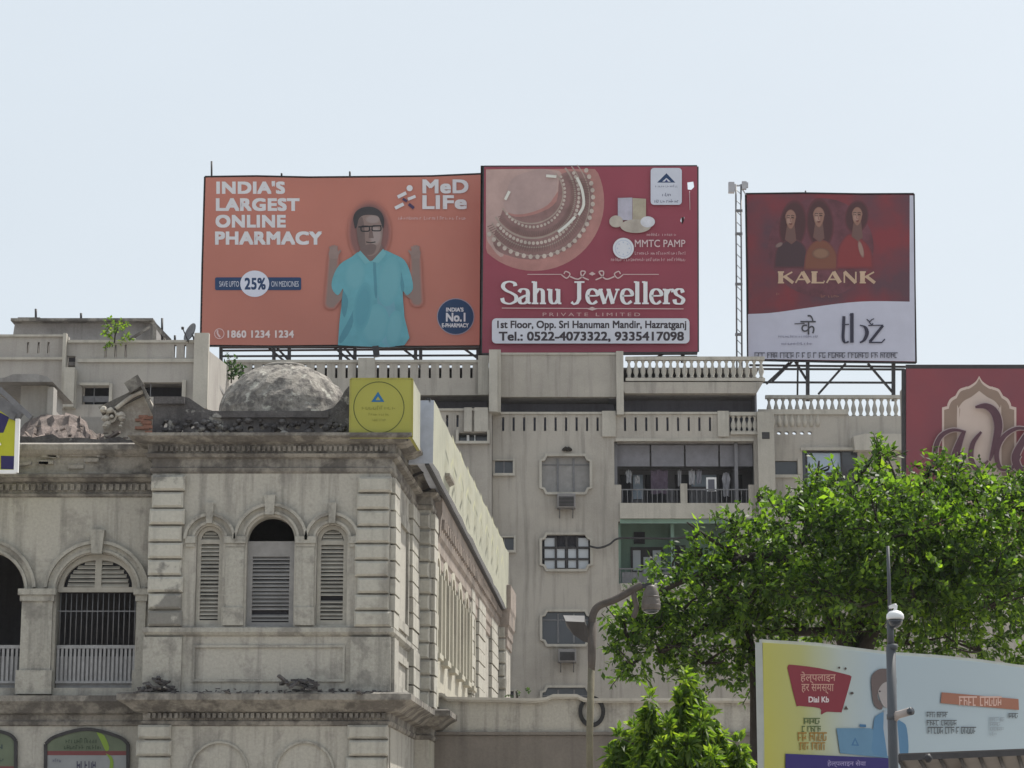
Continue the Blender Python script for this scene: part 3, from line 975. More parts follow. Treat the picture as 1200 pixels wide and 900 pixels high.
# left shaft standing forward, terrace parapet
mL = lambda a, b, c: (a, YA - .8 + c, b)
m.plate([[(XA(530), 0), (XA(576.5), 0), (XA(576.5), ZA(484)), (XA(505), ZA(484)), (XA(480), ZA(484)), (XA(480), ZA(600)), (XA(530), ZA(600))],
         rc(538, 571, 511, 521), rc(523, 525.6, 490, 504), rc(535, 537.6, 490, 504)], mL, .8)
m.plate([rc(250, 571, 446, 463)], mA, .3)
m.plate([rc(262, 571, 423, 446)] + [rc(280 + 12.3 * i, 282.8 + 12.3 * i, 427, 443) for i in range(24)], mA, .25)
m.box(XA(250), XA(480), YA, YA + .3, 0, ZA(483))
# side returns and back
m.box(XA(940) - .3, XA(940), YA + .31, YA + 16, 0, ZA(600))
obj('wall', m, APT, apt)

m = MB()
m = MB(); m.box(XA(573), XA(583), YA - 1.0, YA - .81, ZA(487), ZA(415)); obj('pillar', m, APT2, apt)
m = MB(); m.box(XA(573), XA(583) + .15, YA - .8, YA - .002, ZA(487), ZA(414)); obj('pillar', m, APT2, apt)
m = MB(); m.box(XA(723), XA(731.5), YA - .3, YA - .002, ZA(487), ZA(413)); obj('pillar', m, APT2, apt)
m = MB(); m.box(XA(888), XA(907.5), YA - .35, YA - .002, ZA(700), ZA(484)); obj('pillar', m, APT2, apt)
m = MB(); m.box(XA(842), XA(855), YA - .12, YA - .002, ZA(512), ZA(482)); obj('pillar', m, APT2, apt)
m = MB(); m.box(XA(706), XA(722), YA - .12, YA - .002, ZA(512), ZA(482)); obj('pillar', m, APT2, apt)
m = MB(); m.box(XA(544), XA(553), YA - .95, YA - .802, ZA(510), ZA(482)); obj('pillar', m, APT2, apt)
m = MB(); m.box(XA(556), XA(572), YA - .95, YA - .802, ZA(510), ZA(482)); obj('pillar', m, APT2, apt)
m = MB(); m.box(XA(418), XA(438), YA - .15, YA - .002, ZA(447), ZA(420)); obj('pillar', m, APT2, apt)
m = MB(); m.box(XA(560), XA(572.5), YA - .3, YA - .002, ZA(464), ZA(418)); obj('pillar', m, APT2, apt)
m = MB(); m.box(XA(797), XA(805), YA - .1, YA + .28, ZA(592), ZA(567)); obj('pillar', m, APT2, apt)

m = MB()
m.box(XA(577.2), XA(722), YA - .08, YA + .32, ZA(485.5), ZA(483))
m.box(XA(732), XA(842), YA - .08, YA + .32, ZA(485.5), ZA(483))
m.box(XA(855.2), XA(888), YA - .08, YA + .32, ZA(487), ZA(483))
m.box(XA(262), XA(572), YA - .08, YA + .33, ZA(425), ZA(422))
m.box(XA(583.2), XA(722.8), YA - .06, YA + .32, ZA(416), ZA(413.5))
m.box(XA(505), XA(572), YA - .9, YA - .5, ZA(485.5), ZA(482.8))
m.box(XA(722), XA(884), YA - .05, YA - .003, ZA(517), ZA(514))
m.box(XA(726), XA(880), YA - .15, YA - .003, ZA(608), ZA(590))
m.box(XA(726), XA(862), YA - .15, YA - .003, ZA(692), ZA(684))
obj('coping', m, APT2, apt)
# the wall below the top balustrade, soffits, recess backs
m = MB()
YR = YA + 3.2
m.box(XA(250), XA(893), YR, YR + .3, 0, ZA(430))
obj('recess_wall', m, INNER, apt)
m = MB()
m.box(XA(583), XA(723), YA + .31, YR - .01, ZA(465), ZA(463))
m.box(XA(250), XA(572), YA + .31, YR - .01, ZA(462), ZA(460))
m.box(XA(733), XA(888), YA + .31, YR - .01, ZA(461), ZA(458))
for zz in (508, 512, 600, 690, 780):
    m.box(XA(578), XA(907), YA + .31, YR - .01, ZA(zz + 6), ZA(zz))
m.box(XA(250), XA(893), YA + .35, YA + 6, ZA(431), ZA(429))
m.box(XA(585), XA(721), YA + .31, YA + 8, ZA(420), ZA(417))
m.box(XA(480), XA(576), YA + .01, YR - .01, ZA(512), ZA(506))
obj('floor_slab', m, CONC, apt)
m = MB()
for xx in (577.5, 716, 886, 862, 720):
    m.box(XA(xx), XA(xx) + .15, YA + .31, YR - .01, 0, ZA(484))
m.box(XA(887.5), XA(889.5), YA + .31, YA + 5.7, 0, ZA(450))
m.box(XA(250), XA(893), YA + 5.8, YA + 6, 0, ZA(432))
m.box(XA(715), XA(724), YA + .31, YR - .02, ZA(466), ZA(418))
obj('partition_wall', m, INNER, apt)
# dim band of the terraces: their shade is put into the sheet colour
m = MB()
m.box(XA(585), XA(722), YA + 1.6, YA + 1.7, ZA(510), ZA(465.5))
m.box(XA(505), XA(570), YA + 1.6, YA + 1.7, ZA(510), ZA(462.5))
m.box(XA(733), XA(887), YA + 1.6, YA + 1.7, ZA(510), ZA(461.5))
DIMB = weathered('shade_blue_grey', (0.14, 0.14, 0.17), (0.10, 0.10, 0.12), .3, .5, bump=0)
obj('terrace_shade', m, DIMB, apt)

# turned balusters, each its own piece of its balustrade
bp_ = MB()
bp_.lathe((0, 0, 0), [(.10, 0), (.10, .07), (.06, .10), (.12, .30), (.11, .42), (.055, .62), (.05, .72), (.09, .78), (.09, .85)], 10)
BALM = bpy.data.meshes.new('baluster')
BALM.from_pydata(bp_.v, [], bp_.f); BALM.polygons.foreach_set('use_smooth', [True] * len(bp_.f)); BALM.materials.append(APT2)
def balustrade(x0, x1, yb, yt, Y, n, cap=True):
    fx = lambda p: X(p, (yb + yt) / 2, Y)
    z0, z1 = Z(yb, Y), Z(yt, Y)
    m = MB()
    m.box(fx(x0), fx(x1), Y - .14, Y + .14, z1 - .16, z1)
    m.box(fx(x0), fx(x1), Y - .14, Y + .14, z0 - .14, z0)
    o = obj('balustrade', m, APT2, apt)
    h = z1 - .16 - z0
    for i in range(n):
        b = bpy.data.objects.new('baluster', BALM)
        COL.objects.link(b); b.parent = o
        r = OFF[o.name]
        b.location = (fx(x0) + (i + .5) * (fx(x1) - fx(x0)) / n - r.x, Y - r.y, z0 - r.z)
        b.scale = (1.05, 1.05, h / .85)
    return o
balustrade(733, 896, 443.5, 418.5, YA - .1, 20)
balustrade(856, 888, 506, 483.5, YA - .02, 5)
balustrade(897, 1062, 488, 463.5, YA + 4, 20)
# right-hand part: lower wing with relief parapet, openings, sunshade
YR2 = YA + 1.0
def XR(p): return X(p, 530, YR2)
def ZR(p): return Z(p, YR2)
m = MB()
dots = [ell(0, 0, 1, 1, 8) for i in range(5)]
dots = [[(XR(913.5 + 9 * i + 2.6 * a), ZR(507.3 + 2.0 * b)) for a, b in dots[i]] for i in range(5)]
m.plate([[(XR(889), ZR(620)), (XR(1075), ZR(620)), (XR(1075), ZR(488)), (XR(997), ZR(488)), (XR(993), ZR(481)), (XR(889), ZR(481))],
         rc(908, 934, 540, 556, XR, ZR), rc(940, 1005, 528, 600, XR, ZR)] + dots, lambda a, b, c: (a, YR2 + c, b), .3)
m.box(XR(889), XR(1075), YR2, YR2 + .3, 0, ZR(621))
obj('wall', m, APT, apt)
m = MB(); m.box(XR(1000), XR(1064), YA + 3.7, YA + 4.3, ZR(520), ZR(487)); obj('wall', m, APT, apt)
m = MB()
for i in range(9):
    x = XR(899 + i * 7.5)
    m.lathe((x, YR2 + .02, ZR(500)), [(.09, 0), (.13, .25), (.06, .5), (.09, .62)], 8)
m.box(XR(889), XR(995), YR2 - .1, YR2 - .002, ZR(486), ZR(480))
m.box(XR(938), XR(1004), YR2 - .18, YR2 - .002, ZR(528), ZR(525))
m.plate([[(XR(p), ZR(q)) for p, q in [(1000, 530), (1068, 530), (1062, 511), (1012, 511), (998, 514)]]], lambda a, b, c: (a, YR2 - .6 + c, b), .59)
m.box(XR(905), XR(937), YR2 - .1, YR2 - .003, ZR(560), ZR(556.5)); m.box(XR(934.5), XR(937.5), YR2 - .1, YR2 - .003, ZR(556), ZR(538))
obj('moulding', m, APT2, apt)
m = MB(); m.box(XR(895), XR(1070), YR2 + 3.5, YR2 + 3.8, 0, ZR(512)); obj('recess_wall', m, INNER, apt)
m = MB(); m.box(XR(889), XR(1075), YR2 + .31, YR2 + 12, ZR(524), ZR(520)); obj('floor_slab', m, CONC, apt)
m = MB(); m.box(XA(893), XA(902), YA - .362, YA - .352, ZA(516), ZA(508)); obj('vent', m, IRON, apt)

# windows of the apartment
def fr_oct(q, out=3.0, pro=.14):
    m = MB(); m.plate([octr(q[0] - out, q[1] + out, q[2] - out, q[3] + out, 7.5), octr(*q)], lambda a, b, c: (a, YA - pro + c, b), pro - .002)
    return m
for i, q in enumerate(WIN):
    f = obj('window', fr_oct(q), APT2, apt, ['window closed with a dull grey screen', 'window with pale panes behind a dark grille', 'dark open window', None][i])
    if i != 1:
        m = MB(); m.plate([octr(*q)], lambda a, b, c: (a, YA + .14 + c, b), .05)
        obj('pane', m, [SHUTB, PANED, PANED, PANED][i], f)
        m = MB()
        for k in (1, 2):
            x = XA(q[0] + (q[1] - q[0]) * k / 3); m.box(x - .04, x + .04, YA + .09, YA + .138, ZA(q[3] - 2), ZA(q[2] + 2))
        m.box(XA(q[0]) + .02, XA(q[1]) - .02, YA + .095, YA + .137, ZA(q[2] + 10), ZA(q[2] + 8.6))
        obj('sash', m, STEELG, f)
    else:
        m = MB()
        for a, b, c, d in [(638, 650, 630, 640), (638, 650, 643, 654), (638, 650, 656, 666), (677, 689, 630, 640), (677, 689, 643, 654), (677, 689, 656, 666), (652.5, 661.5, 641, 665), (665.5, 675, 641, 665)]:
            m.box(XA(a), XA(b), YA + .12, YA + .14, ZA(d), ZA(c))
        obj('pane', m, PANE, f)
        m = MB(); m.plate([octr(*q)], lambda a, b, c: (a, YA + .22 + c, b), .05); obj('backing', m, DARK, f)
        m = MB()
        for x in (651, 663.5, 676): m.box(XA(x) - .05, XA(x) + .05, YA + .05, YA + .11, ZA(q[3] - .5), ZA(q[2] + .5))
        for y in (641.5, 655): m.box(XA(q[0] + .5), XA(q[1] - .5), YA + .052, YA + .108, ZA(y) - .05, ZA(y) + .05)
        obj('grille', m, IRON, f)
for i, q in enumerate(SMALL):
    m = MB()
    m.box(XA(q[1]), XA(q[1] + 2.4), YA - .15, YA - .002, ZA(q[3]), ZA(q[2] - 2)); m.box(XA(q[0] - 2), XA(q[1] + 2.4), YA - .18, YA - .002, ZA(q[3] + 3), ZA(q[3]) - .002)
    m.box(XA(q[0] - 2), XA(q[1]) - .002, YA - .1, YA - .003, ZA(q[2]), ZA(q[2] - 1.6))
    f = obj('window', m, APT2, apt)
    m = MB(); m.box(XA(q[0]), XA(q[1]), YA + .14, YA + .18, ZA(q[3]), ZA(q[2])); obj('pane', m, PANED, f)
    m = MB(); x = XA((q[0] + q[1]) / 2); m.box(x - .03, x + .03, YA + .1, YA + .138, ZA(q[3]), ZA(q[2])); obj('sash', m, STEELG, f)
m = MB(); m.box(XA(534), XA(574), YA - .98, YA - .803, ZA(524), ZA(521)); m.box(XA(571), XA(574), YA - .97, YA - .803, ZA(520.9), ZA(508)); m.box(XA(534.5), XA(537.5), YA - .97, YA - .803, ZA(520.9), ZA(508))
f = obj('window', m, APT2, apt)
m = MB(); m.box(XA(538), XA(571), YA - .2, YA - .15, ZA(521), ZA(511)); obj('pane', m, PANED, f)
m = MB(); m.box(XA(547), XA(550), YA - .5, YA - .4, ZA(521), ZA(512)); m.box(XA(556), XA(557), YA - .5, YA - .4, ZA(521), ZA(512)); obj('sash', m, WHITE, f)
m = MB(); m.box(XR(946), XR(985), YR2 + .15, YR2 + .2, ZR(598), ZR(530)); f = obj('window', m, PANEB, apt, 'window with pale blue slatted blind')
m = MB()
m.box(XR(944.6), XR(946), YR2 + .05, YR2 + .16, ZR(598), ZR(529)); m.box(XR(985), XR(987), YR2 + .05, YR2 + .16, ZR(598), ZR(529))
m.box(XR(946.1), XR(984.9), YR2 + .05, YR2 + .149, ZR(530.2), ZR(528.4))
m.box(XR(968), XR(985), YR2 + .1, YR2 + .149, ZR(598), ZR(553))
obj('frame', m, IRON, f)
for q_ in ((987.2, 1005, 600, 528), (940, 944.5, 600, 528), (908, 934, 556, 540)):
    m = MB(); m.box(XR(q_[0]), XR(q_[1]), YR2 + .16, YR2 + .2, ZR(q_[2]), ZR(q_[3])); obj('pane', m, PANED, apt)

# balconies: upper one hung with clothes, lower one painted green
m = MB()
m.box(XA(720), XA(886), YA + 2.6, YA + 2.7, ZA(600), ZA(512))
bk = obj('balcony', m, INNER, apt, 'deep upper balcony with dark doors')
m = MB()
for i in range(4):
    a = 724 + i * 40.5
    m.box(XA(a), XA(a + 38.5), YA + .6, YA + .63, ZA(544), ZA(519))
obj('screen', m, paint('grey_bamboo_screen', (.19, .19, .215), .8, .15, 2), bk)
m = MB()
for a, b in ((730, 742), (760, 785), (796, 812), (848, 876)):
    m.box(XA(a), XA(b), YA + 2.5, YA + 2.59, ZA(592), ZA(546))
obj('door', m, DARK, bk)
m = MB()
for a, b, y0, y1 in ((745, 757, 546, 575), (815, 845, 546, 560)):
    m.box(XA(a), XA(b), YA + 2.52, YA + 2.59, ZA(y1), ZA(y0))
obj('pane', m, PANEB, bk)
m = MB()
for i in range(26):
    x = XA(729.5 + i * 5.8); m.box(x - .015, x + .015, YA + .1, YA + .13, ZA(590), ZA(574))
m.box(XA(728.2), XA(876.5), YA + .09, YA + .14, ZA(574), ZA(572.6))
obj('railing', m, STEELG, bk)
m = MB()
m.box(XA(724), XA(860), YA + 2.2, YA + 2.3, ZA(690), ZA(605))
m.box(XA(726), XA(884), YA - .02, YA - .004, ZA(613.5), ZA(608.2))
m.box(XA(724), XA(727), YA + .31, YA + 2.19, ZA(690), ZA(612))
m.box(XA(786), XA(790), YA + .5, YA + 2.19, ZA(690), ZA(612))
gb = obj('balcony', m, GREENW, apt, 'green painted lower balcony with pale window panes')
m = MB()
m.box(XA(741), XA(779), YA + 2.1, YA + 2.19, ZA(665), ZA(634))
wd = obj('window', m, IRON, gb)
m = MB()
for a, b, c, d in ((743.5, 752.5, 638, 662), (756, 764, 646, 664), (767, 776.5, 638, 662)):
    m.box(XA(a), XA(b), YA + 2.05, YA + 2.099, ZA(d), ZA(c))
obj('pane', m, PANE, gb)
m = MB(); m.box(XA(792), XA(806), YA + 2.05, YA + 2.18, ZA(684), ZA(632)); m.box(XA(745), XA(758), YA + 2.1, YA + 2.18, ZA(630), ZA(616)); obj('door', m, DARK, gb)
m = MB()
for i in range(21):
    x = XA(726 + i * 6.6); m.box(x - .015, x + .015, YA + .1, YA + .13, ZA(683.5), ZA(667))
m.box(XA(724.2), XA(859.5), YA + .09, YA + .14, ZA(667), ZA(665.5))
m.box(XA(728), XA(784), YA + .16, YA + .19, ZA(683), ZA(670))
obj('railing', m, STEELG, gb)

# washing on the balcony
CL = [('shirt', 'white shirt hung at the left end of the upper balcony', 'shirt', (734, 742, 547, 562), (.55, .56, .6)),
      ('towel', 'small pale towel hung beside the white shirt', 'towel', (745, 751, 554, 563), (.6, .6, .62)),
      ('cloth', 'dull mauve cloth hung left of the balcony pillar', 'cloth', (764, 784, 547, 575), (.16, .12, .17)),
      ('towel', 'long white towel hung directly over the balcony pillar', 'towel', (796, 800, 547, 566), (.6, .6, .63)),
      ('towel', 'white towel pegged with a striped edge right of the pillar', 'towel', (809, 816, 547, 564), (.62, .62, .66)),
      ('towel', 'narrow grey towel hung last of the pale towels', 'towel', (818, 824, 547, 563), (.42, .42, .48)),
      ('shirt', 'crumpled pale shirt hung near the right end of the balcony', 'shirt', (848, 858, 550, 578), (.5, .5, .55))]
for nm, lb, ct, (a, b, c, d), colr in CL:
    m = MB(); Yc = YA + .9; K = 6
    vs = []
    for j in range(5):
        for k in range(K):
            x = a + (b - a) * k / (K - 1)
            if nm == 'shirt' and j == 0: x = (a + b) / 2 + (x - (a + b) / 2) * .6
            if nm == 'shirt' and j >= 2: x = (a + b) / 2 + (x - (a + b) / 2) * .75
            vs.append((XA(x), Yc + .06 * math.sin(k * 2.1 + j), ZA(c + (d - c) * j / 4 + .8 * math.sin(k * 1.7))))
    fs = [(j * K + k, j * K + k + 1, (j + 1) * K + k + 1, (j + 1) * K + k) for j in range(4) for k in range(K - 1)]
    m.add(vs, fs); m.add([(x, y + .02, z) for x, y, z in vs], [tuple(reversed(f)) for f in fs])
    solo(nm, m, paint(nm + '_cloth', [q * .62 for q in colr], .9, .15, 3), lb, ct, tuple(P((a + b) / 2, d, Yc)), 'washing hung on the upper balcony')
m = MB(); m.tube([(XA(728), YA + .9, ZA(547)), (XA(802), YA + .9, ZA(547.6)), (XA(880), YA + .9, ZA(547))], .012, 5)
solo('clothes_line', m, IRON, 'thin line strung across the upper balcony holding washing', 'clothes line', (XA(728), YA + .9, ZA(547)))
m = MB(); m.box(XA(829), XA(841), YA + .7, YA + .72, ZA(573), ZA(556.5)); 
pf = solo('picture_frame', m, WHITE, 'pale empty frame leaning inside the upper balcony', 'frame', (XA(835), YA + .7, ZA(573)))
m = MB(); m.box(XA(831.2), XA(838.8), YA + .68, YA + .699, ZA(572.5), ZA(559)); obj('backing', m, DIMB, pf)

# air conditioners
def aircon(x0, x1, y0, y1, lab, Y=YA):
    r = thing('air_conditioner', lab, 'air conditioner', (X((x0 + x1) / 2, 560, Y), Y, Z(y1, Y)), 'air conditioners under the apartment windows')
    fx = lambda p: X(p, 560, Y); fz = lambda p: Z(p, Y)
    m = MB(); m.bevbox(fx(x0), fx(x1), Y - .55, Y - .003, fz(y1), fz(y0), .04); obj('casing', m, paint('dull_grey_casing', (.22, .21, .21), .6), r)
    m = MB()
    for i in range(7):
        z = fz(y1) + .08 + i * (fz(y0) - fz(y1) - .2) / 7
        m.box(fx(x0) + .08, fx(x1) - .08, Y - .585, Y - .553, z, z + .04)
    obj('grille', m, IRON, r)
    m = MB()
    for x in (fx(x0) + .1, fx(x1) - .14):
        m.box(x, x + .04, Y - .5, Y - .004, fz(y1) - .05, fz(y1) - .003); m.bar((x + .02, Y - .45, fz(y1) - .05), (x + .02, Y - .02, fz(y1) - .4), .04)
    obj('bracket', m, STEELG, r)
aircon(652.5, 674, 580.5, 597, 'grey box air conditioner under the screened top window')
aircon(653, 674, 762, 777, 'grey box air conditioner under the dark open window beside the street lamp')
m = MB()
for k in range(5):
    c0 = P(661 + k * 1.8, 527 - (k % 2) * 1.2, YA - .1); m.lathe((c0.x, c0.y, c0.z - .07), [(.05, 0), (.1, .06), (.06, .14), (.02, .17)], 6)
solo('plant', m, BARK, 'small dry plant rooted in the wall above the screened window', 'plant', tuple(P(663, 530, YA)))
# black service cable across the facade
m = MB(); m.tube([P(*q) for q in smooth_pts([(691, 640, YA - .3), (702, 642, YA - .35), (714, 638, YA - .35), (722, 632, YA - .3), (735, 630.5, YA - .2), (790, 631, YA - .2), (812, 627, YA - .2)], 5)], .05, 6)
solo('cable', m, IRON, 'black cable sagging from the grilled window to the green balcony', 'cable', tuple(P(691, 640, YA)))

# ------------------------------------------------------------------ flat-roofed house on the left
YH = 90.0
def XH(p): return X(p, 430, YH)
def ZH(p): return Z(p, YH)
lh = thing('flat_roofed_house', 'grey flat roofed house with slotted parapet behind the colonial roof', 'house', (XH(120), YH, 0))
m = MB()
m.plate([[(XH(-40), 0), (XH(243), 0), (XH(243), ZH(401)), (XH(79), ZH(401)), (XH(79), ZH(394)), (XH(-40), ZH(394))],
         rc(97, 129, 453, 474, XH, ZH), rc(152, 214, 448, 465, XH, ZH), rc(78, 88, 417, 433, XH, ZH)] +
        [rc(a, a + 2.6, 401, 414, XH, ZH) for a in (30.5, 43, 54.5)] + [rc(a, a + 2.6, 404, 419, XH, ZH) for a in (122, 133.5, 145.5, 203.5, 215, 227.5)], lambda a, b, c: (a, YH + c, b), .3)
# return running back to the apartment, falling in steps
e0 = Vector((XH(243), YH + .0, 0)); e1 = Vector((X(283, 440, 104), 104, 0))
m.add([(e0.x, e0.y, 0), (e1.x, e1.y, 0), (e1.x, e1.y, Z(441, 104)), (e0.x, e0.y, ZH(410)),
       (e0.x - .3, e0.y + .31, 0), (e1.x - .3, e1.y, 0), (e1.x - .3, e1.y, Z(441, 104)), (e0.x - .3, e0.y + .31, ZH(410))],
      [(0, 1, 2, 3), (7, 6, 5, 4), (3, 2, 6, 7), (1, 5, 6, 2), (0, 3, 7, 4)])
obj('wall', m, LEFTB, lh)
m = MB()
m.box(XH(228), XH(245), YH - .3, YH - .002, ZH(480), ZH(392)); m.box(XH(74), XH(78), YH - .25, YH - .002, ZH(480), ZH(392))
m.box(XH(79), XH(91), YH - .6, YH - .003, ZH(480), ZH(434))
m.box(XH(-40), XH(73.5), YH - .12, YH - .002, ZH(422), ZH(419)); m.box(XH(91), XH(227.5), YH - .1, YH - .002, ZH(425), ZH(421))
m.box(XH(-40), XH(73.5), YH - .1, YH + .35, ZH(395), ZH(392.5)); m.box(XH(79), XH(227.5), YH - .1, YH + .35, ZH(402), ZH(399))
m.box(XH(129.5), XH(133), YH - .15, YH - .003, ZH(476), ZH(450)); m.box(XH(214.5), XH(219), YH - .15, YH - .003, ZH(468), ZH(446)); m.box(XH(95), XH(129.4), YH - .2, YH - .003, ZH(452.6), ZH(449.5))
obj('moulding', m, APT2, lh)
m = MB()
m.box(XH(94), XH(240), YH + 1.2, YH + 1.3, ZH(490), ZH(440)); m.box(XH(77), XH(90), YH + .6, YH + .7, ZH(436), ZH(414)); obj('window', m, DARK, lh)
m = MB(); m.box(XH(97.5), XH(128.5), YH + .2, YH + .24, ZH(470), ZH(463)); m.box(XH(110), XH(111), YH + .15, YH + .2, ZH(474), ZH(453)); m.box(XH(176), XH(177), YH + .15, YH + .2, ZH(465), ZH(448)); obj('sash', m, STEELG, lh)
m = MB(); m.box(XH(-40), XH(240), YH + .31, YH + 14, ZH(426), ZH(422)); m.box(XH(-40), XH(240), YH + 13.8, YH + 14.1, 0, ZH(426)); m.box(XH(92), XH(240), YH + .31, YH + 1.19, ZH(447), ZH(443)); obj('roof', m, CONC, lh)
# roof room with projecting slab
Yr = YH + 5
xr = lambda p: X(p, 388, Yr)
zr = lambda p: Z(p, Yr)
m = MB()
m.plate([[(xr(14), zr(405)), (xr(180), zr(405)), (xr(180), zr(379)), (xr(17), zr(379))]], lambda a, b, c: (a, Yr + c, b), 4)
rr_ = obj('roof_room', m, CONC, lh)
m = MB(); m.box(xr(15), xr(181), Yr - .5, Yr + 4.3, zr(379), zr(376)); m.box(xr(22), xr(48), Yr - .3, Yr + 2, zr(375.9), zr(373.8))
m.bar(P(178, 377, Yr - .3), P(199, 399, Yr - .3), .16); m.bar(P(181, 378, Yr - .3), P(181, 400, Yr - .3), .12)
m.bar(P(152, 398, Yr - .35), P(176, 383, Yr - .35), .1)
obj('roof_slab', m, COLC, rr_)
m = MB()
for p, a, b in ((42, 362, 376), (95, 367, 376), (190, 373, 400), (205, 393, 402)):
    m.tube([P(p, b, Yr - .1), P(p, a, Yr - .1)], .05, 6)
obj('iron_rod', m, IRON, lh)
# dish
r = thing('satellite_dish', 'grey satellite dish on the corner of the flat roofed house', 'satellite dish', tuple(P(227, 401, YH)))
m = MB()
cdish = P(225, 391, YH); ax = Vector((-.75, -.6, .35)).normalized(); s1 = ax.cross(Vector((0, 0, 1))).normalized(); s2 = s1.cross(ax)
vs = []; fs = []
for i in range(6):
    for k in range(20):
        a = k * math.tau / 20; q = i / 5
        vs.append(cdish + (s1 * math.cos(a) * .36 + s2 * math.sin(a) * .40) * max(q, .05) + ax * (.12 * q * q))
for i in range(5):
    for k in range(20):
        fs.append((i * 20 + k, i * 20 + (k + 1) % 20, (i + 1) * 20 + (k + 1) % 20, (i + 1) * 20 + k))
m.add(vs, fs, True); m.add([v - ax * .02 for v in vs], [tuple(reversed(f)) for f in fs], True)
obj('reflector', m, STEELG, r)
m = MB(); m.tube([P(228, 403, YH), P(227, 396, YH), cdish], .04, 6); m.bar(cdish - s2 * .4, cdish + ax * .45, .03); m.lathe(tuple(cdish + ax * .45), [(.05, -.05), (.06, .05)], 8); obj('bracket', m, IRON, r)

# ------------------------------------------------------------------ low wall with stepped coping and ring ornament
YL = 64.5
def XL(p): return X(p, 850, YL)
def ZL(p): return Z(p, YL)
bw = thing('boundary_wall', 'low cream wall with stepped coping and a dark ring ornament', 'wall', (XL(620), YL, 0))
prof_ = smooth_pts([(488, 819), (640, 819)], 2)
topl = [(486, 813), (500, 812.5), (518, 813), (524, 817.5), (628, 819.5), (640, 818), (648, 814.5), (676, 814.5), (684, 818.5), (690, 819.5), (800, 819), (900, 819.5), (1100, 820)]
m = MB()
m.plate([[(XL(486), 0), (XL(1100), 0)] + [(XL(p), ZL(q)) for p, q in reversed(topl)]], lambda a, b, c: (a, YL + c, b), .35)
obj('wall', m, COLP, bw)
m = MB()
m.plate([[(XL(p), ZL(q)) for p, q in topl] + [(XL(p), ZL(q + 4.5)) for p, q in reversed(topl)]], lambda a, b, c: (a, YL - .16 + c, b), .158)
m.plate([[(XL(p), ZL(q) + .012) for p, q in topl] + [(XL(p), ZL(q) - .06) for p, q in reversed(topl)]], lambda a, b, c: (a, YL - .2 + c, b), .6)
obj('coping', m, APT2, bw)
m = MB(); m.box(XL(486), XL(1100), YL - .05, YL - .002, ZL(1000), ZL(862)); m.box(XL(486), XL(1100), YL - .12, YL - .003, ZL(861.5), ZL(858))
obj('plinth_band', m, weathered('faded_pink_band', (.20, .178, .158), (.14, .124, .112), .5, .6), bw)
m = MB(); m.plate([ell(XL(693.5), ZL(834), .36, .42, 32), ell(XL(693.5), ZL(834), .255, .30, 32)], lambda a, b, c: (a, YL - .1 + c, b), .098)
obj('ring_ornament', m, paint('black_ring_paint', (.012, .012, .013), .6), bw)

# ------------------------------------------------------------------ printing helpers
_pm = {}
def ink(col, var=.06, rough=.55, nm='ink'):
    k = tuple(round(c, 3) for c in col) + (nm,)
    if k not in _pm: _pm[k] = paint(nm, col, rough, var, .8, spec=.25)
    return _pm[k]
def put_text(name, s, rect, pl, off, col, parent, bold=0.0, spacing=1.0, rough=.55):
    m = MB(); m.text(s, rect, pl, off, bold, spacing)
    return obj(name, m, ink(col, nm='lettering_ink'), parent)
def put_lines(name, lines, pl, off, col, parent, bold=0.0, spacing=1.0):
    m = MB()
    for s, rect in lines: m.text(s, rect, pl, off, bold, spacing)
    return obj(name, m, ink(col, nm='lettering_ink'), parent)
def put_art(name, loops, pl, off, col, parent, var=.06):
    o = None
    for i, lp in enumerate(loops):
        m = MB(); m.art(lp if isinstance(lp[0][0], (tuple, list)) else [lp], pl, off + .0025 * i)
        o = obj(name, m, ink(col, var, nm='printed_ink'), parent)
    return o
def board(name, label, px, Y, printm, thick=.12):
    """hoarding: px = [tl, tr, br, bl] in the photograph, standing upright at depth Y"""
    pl = YP(Y)
    pts = [pl.at(*q) for q in px]
    r = thing(name, label, 'billboard', (sum(q.x for q in pts) / len(pts), Y, min(q.z for q in pts)))
    m = MB(); m.plate([[(q.x, q.z) for q in pts]], lambda a, b, c: (a, Y + c, b), thick)
    p = obj('panel', m, printm, r)
    m = MB()
    for a in range(len(pts)):
        b = (a + 1) % len(pts)
        u, v = pts[a].copy(), pts[b].copy(); u.y = v.y = Y + .05
        m.bar(u, v, .10, .09)
    obj('frame', m, IRON, r)
    return r, p, pl

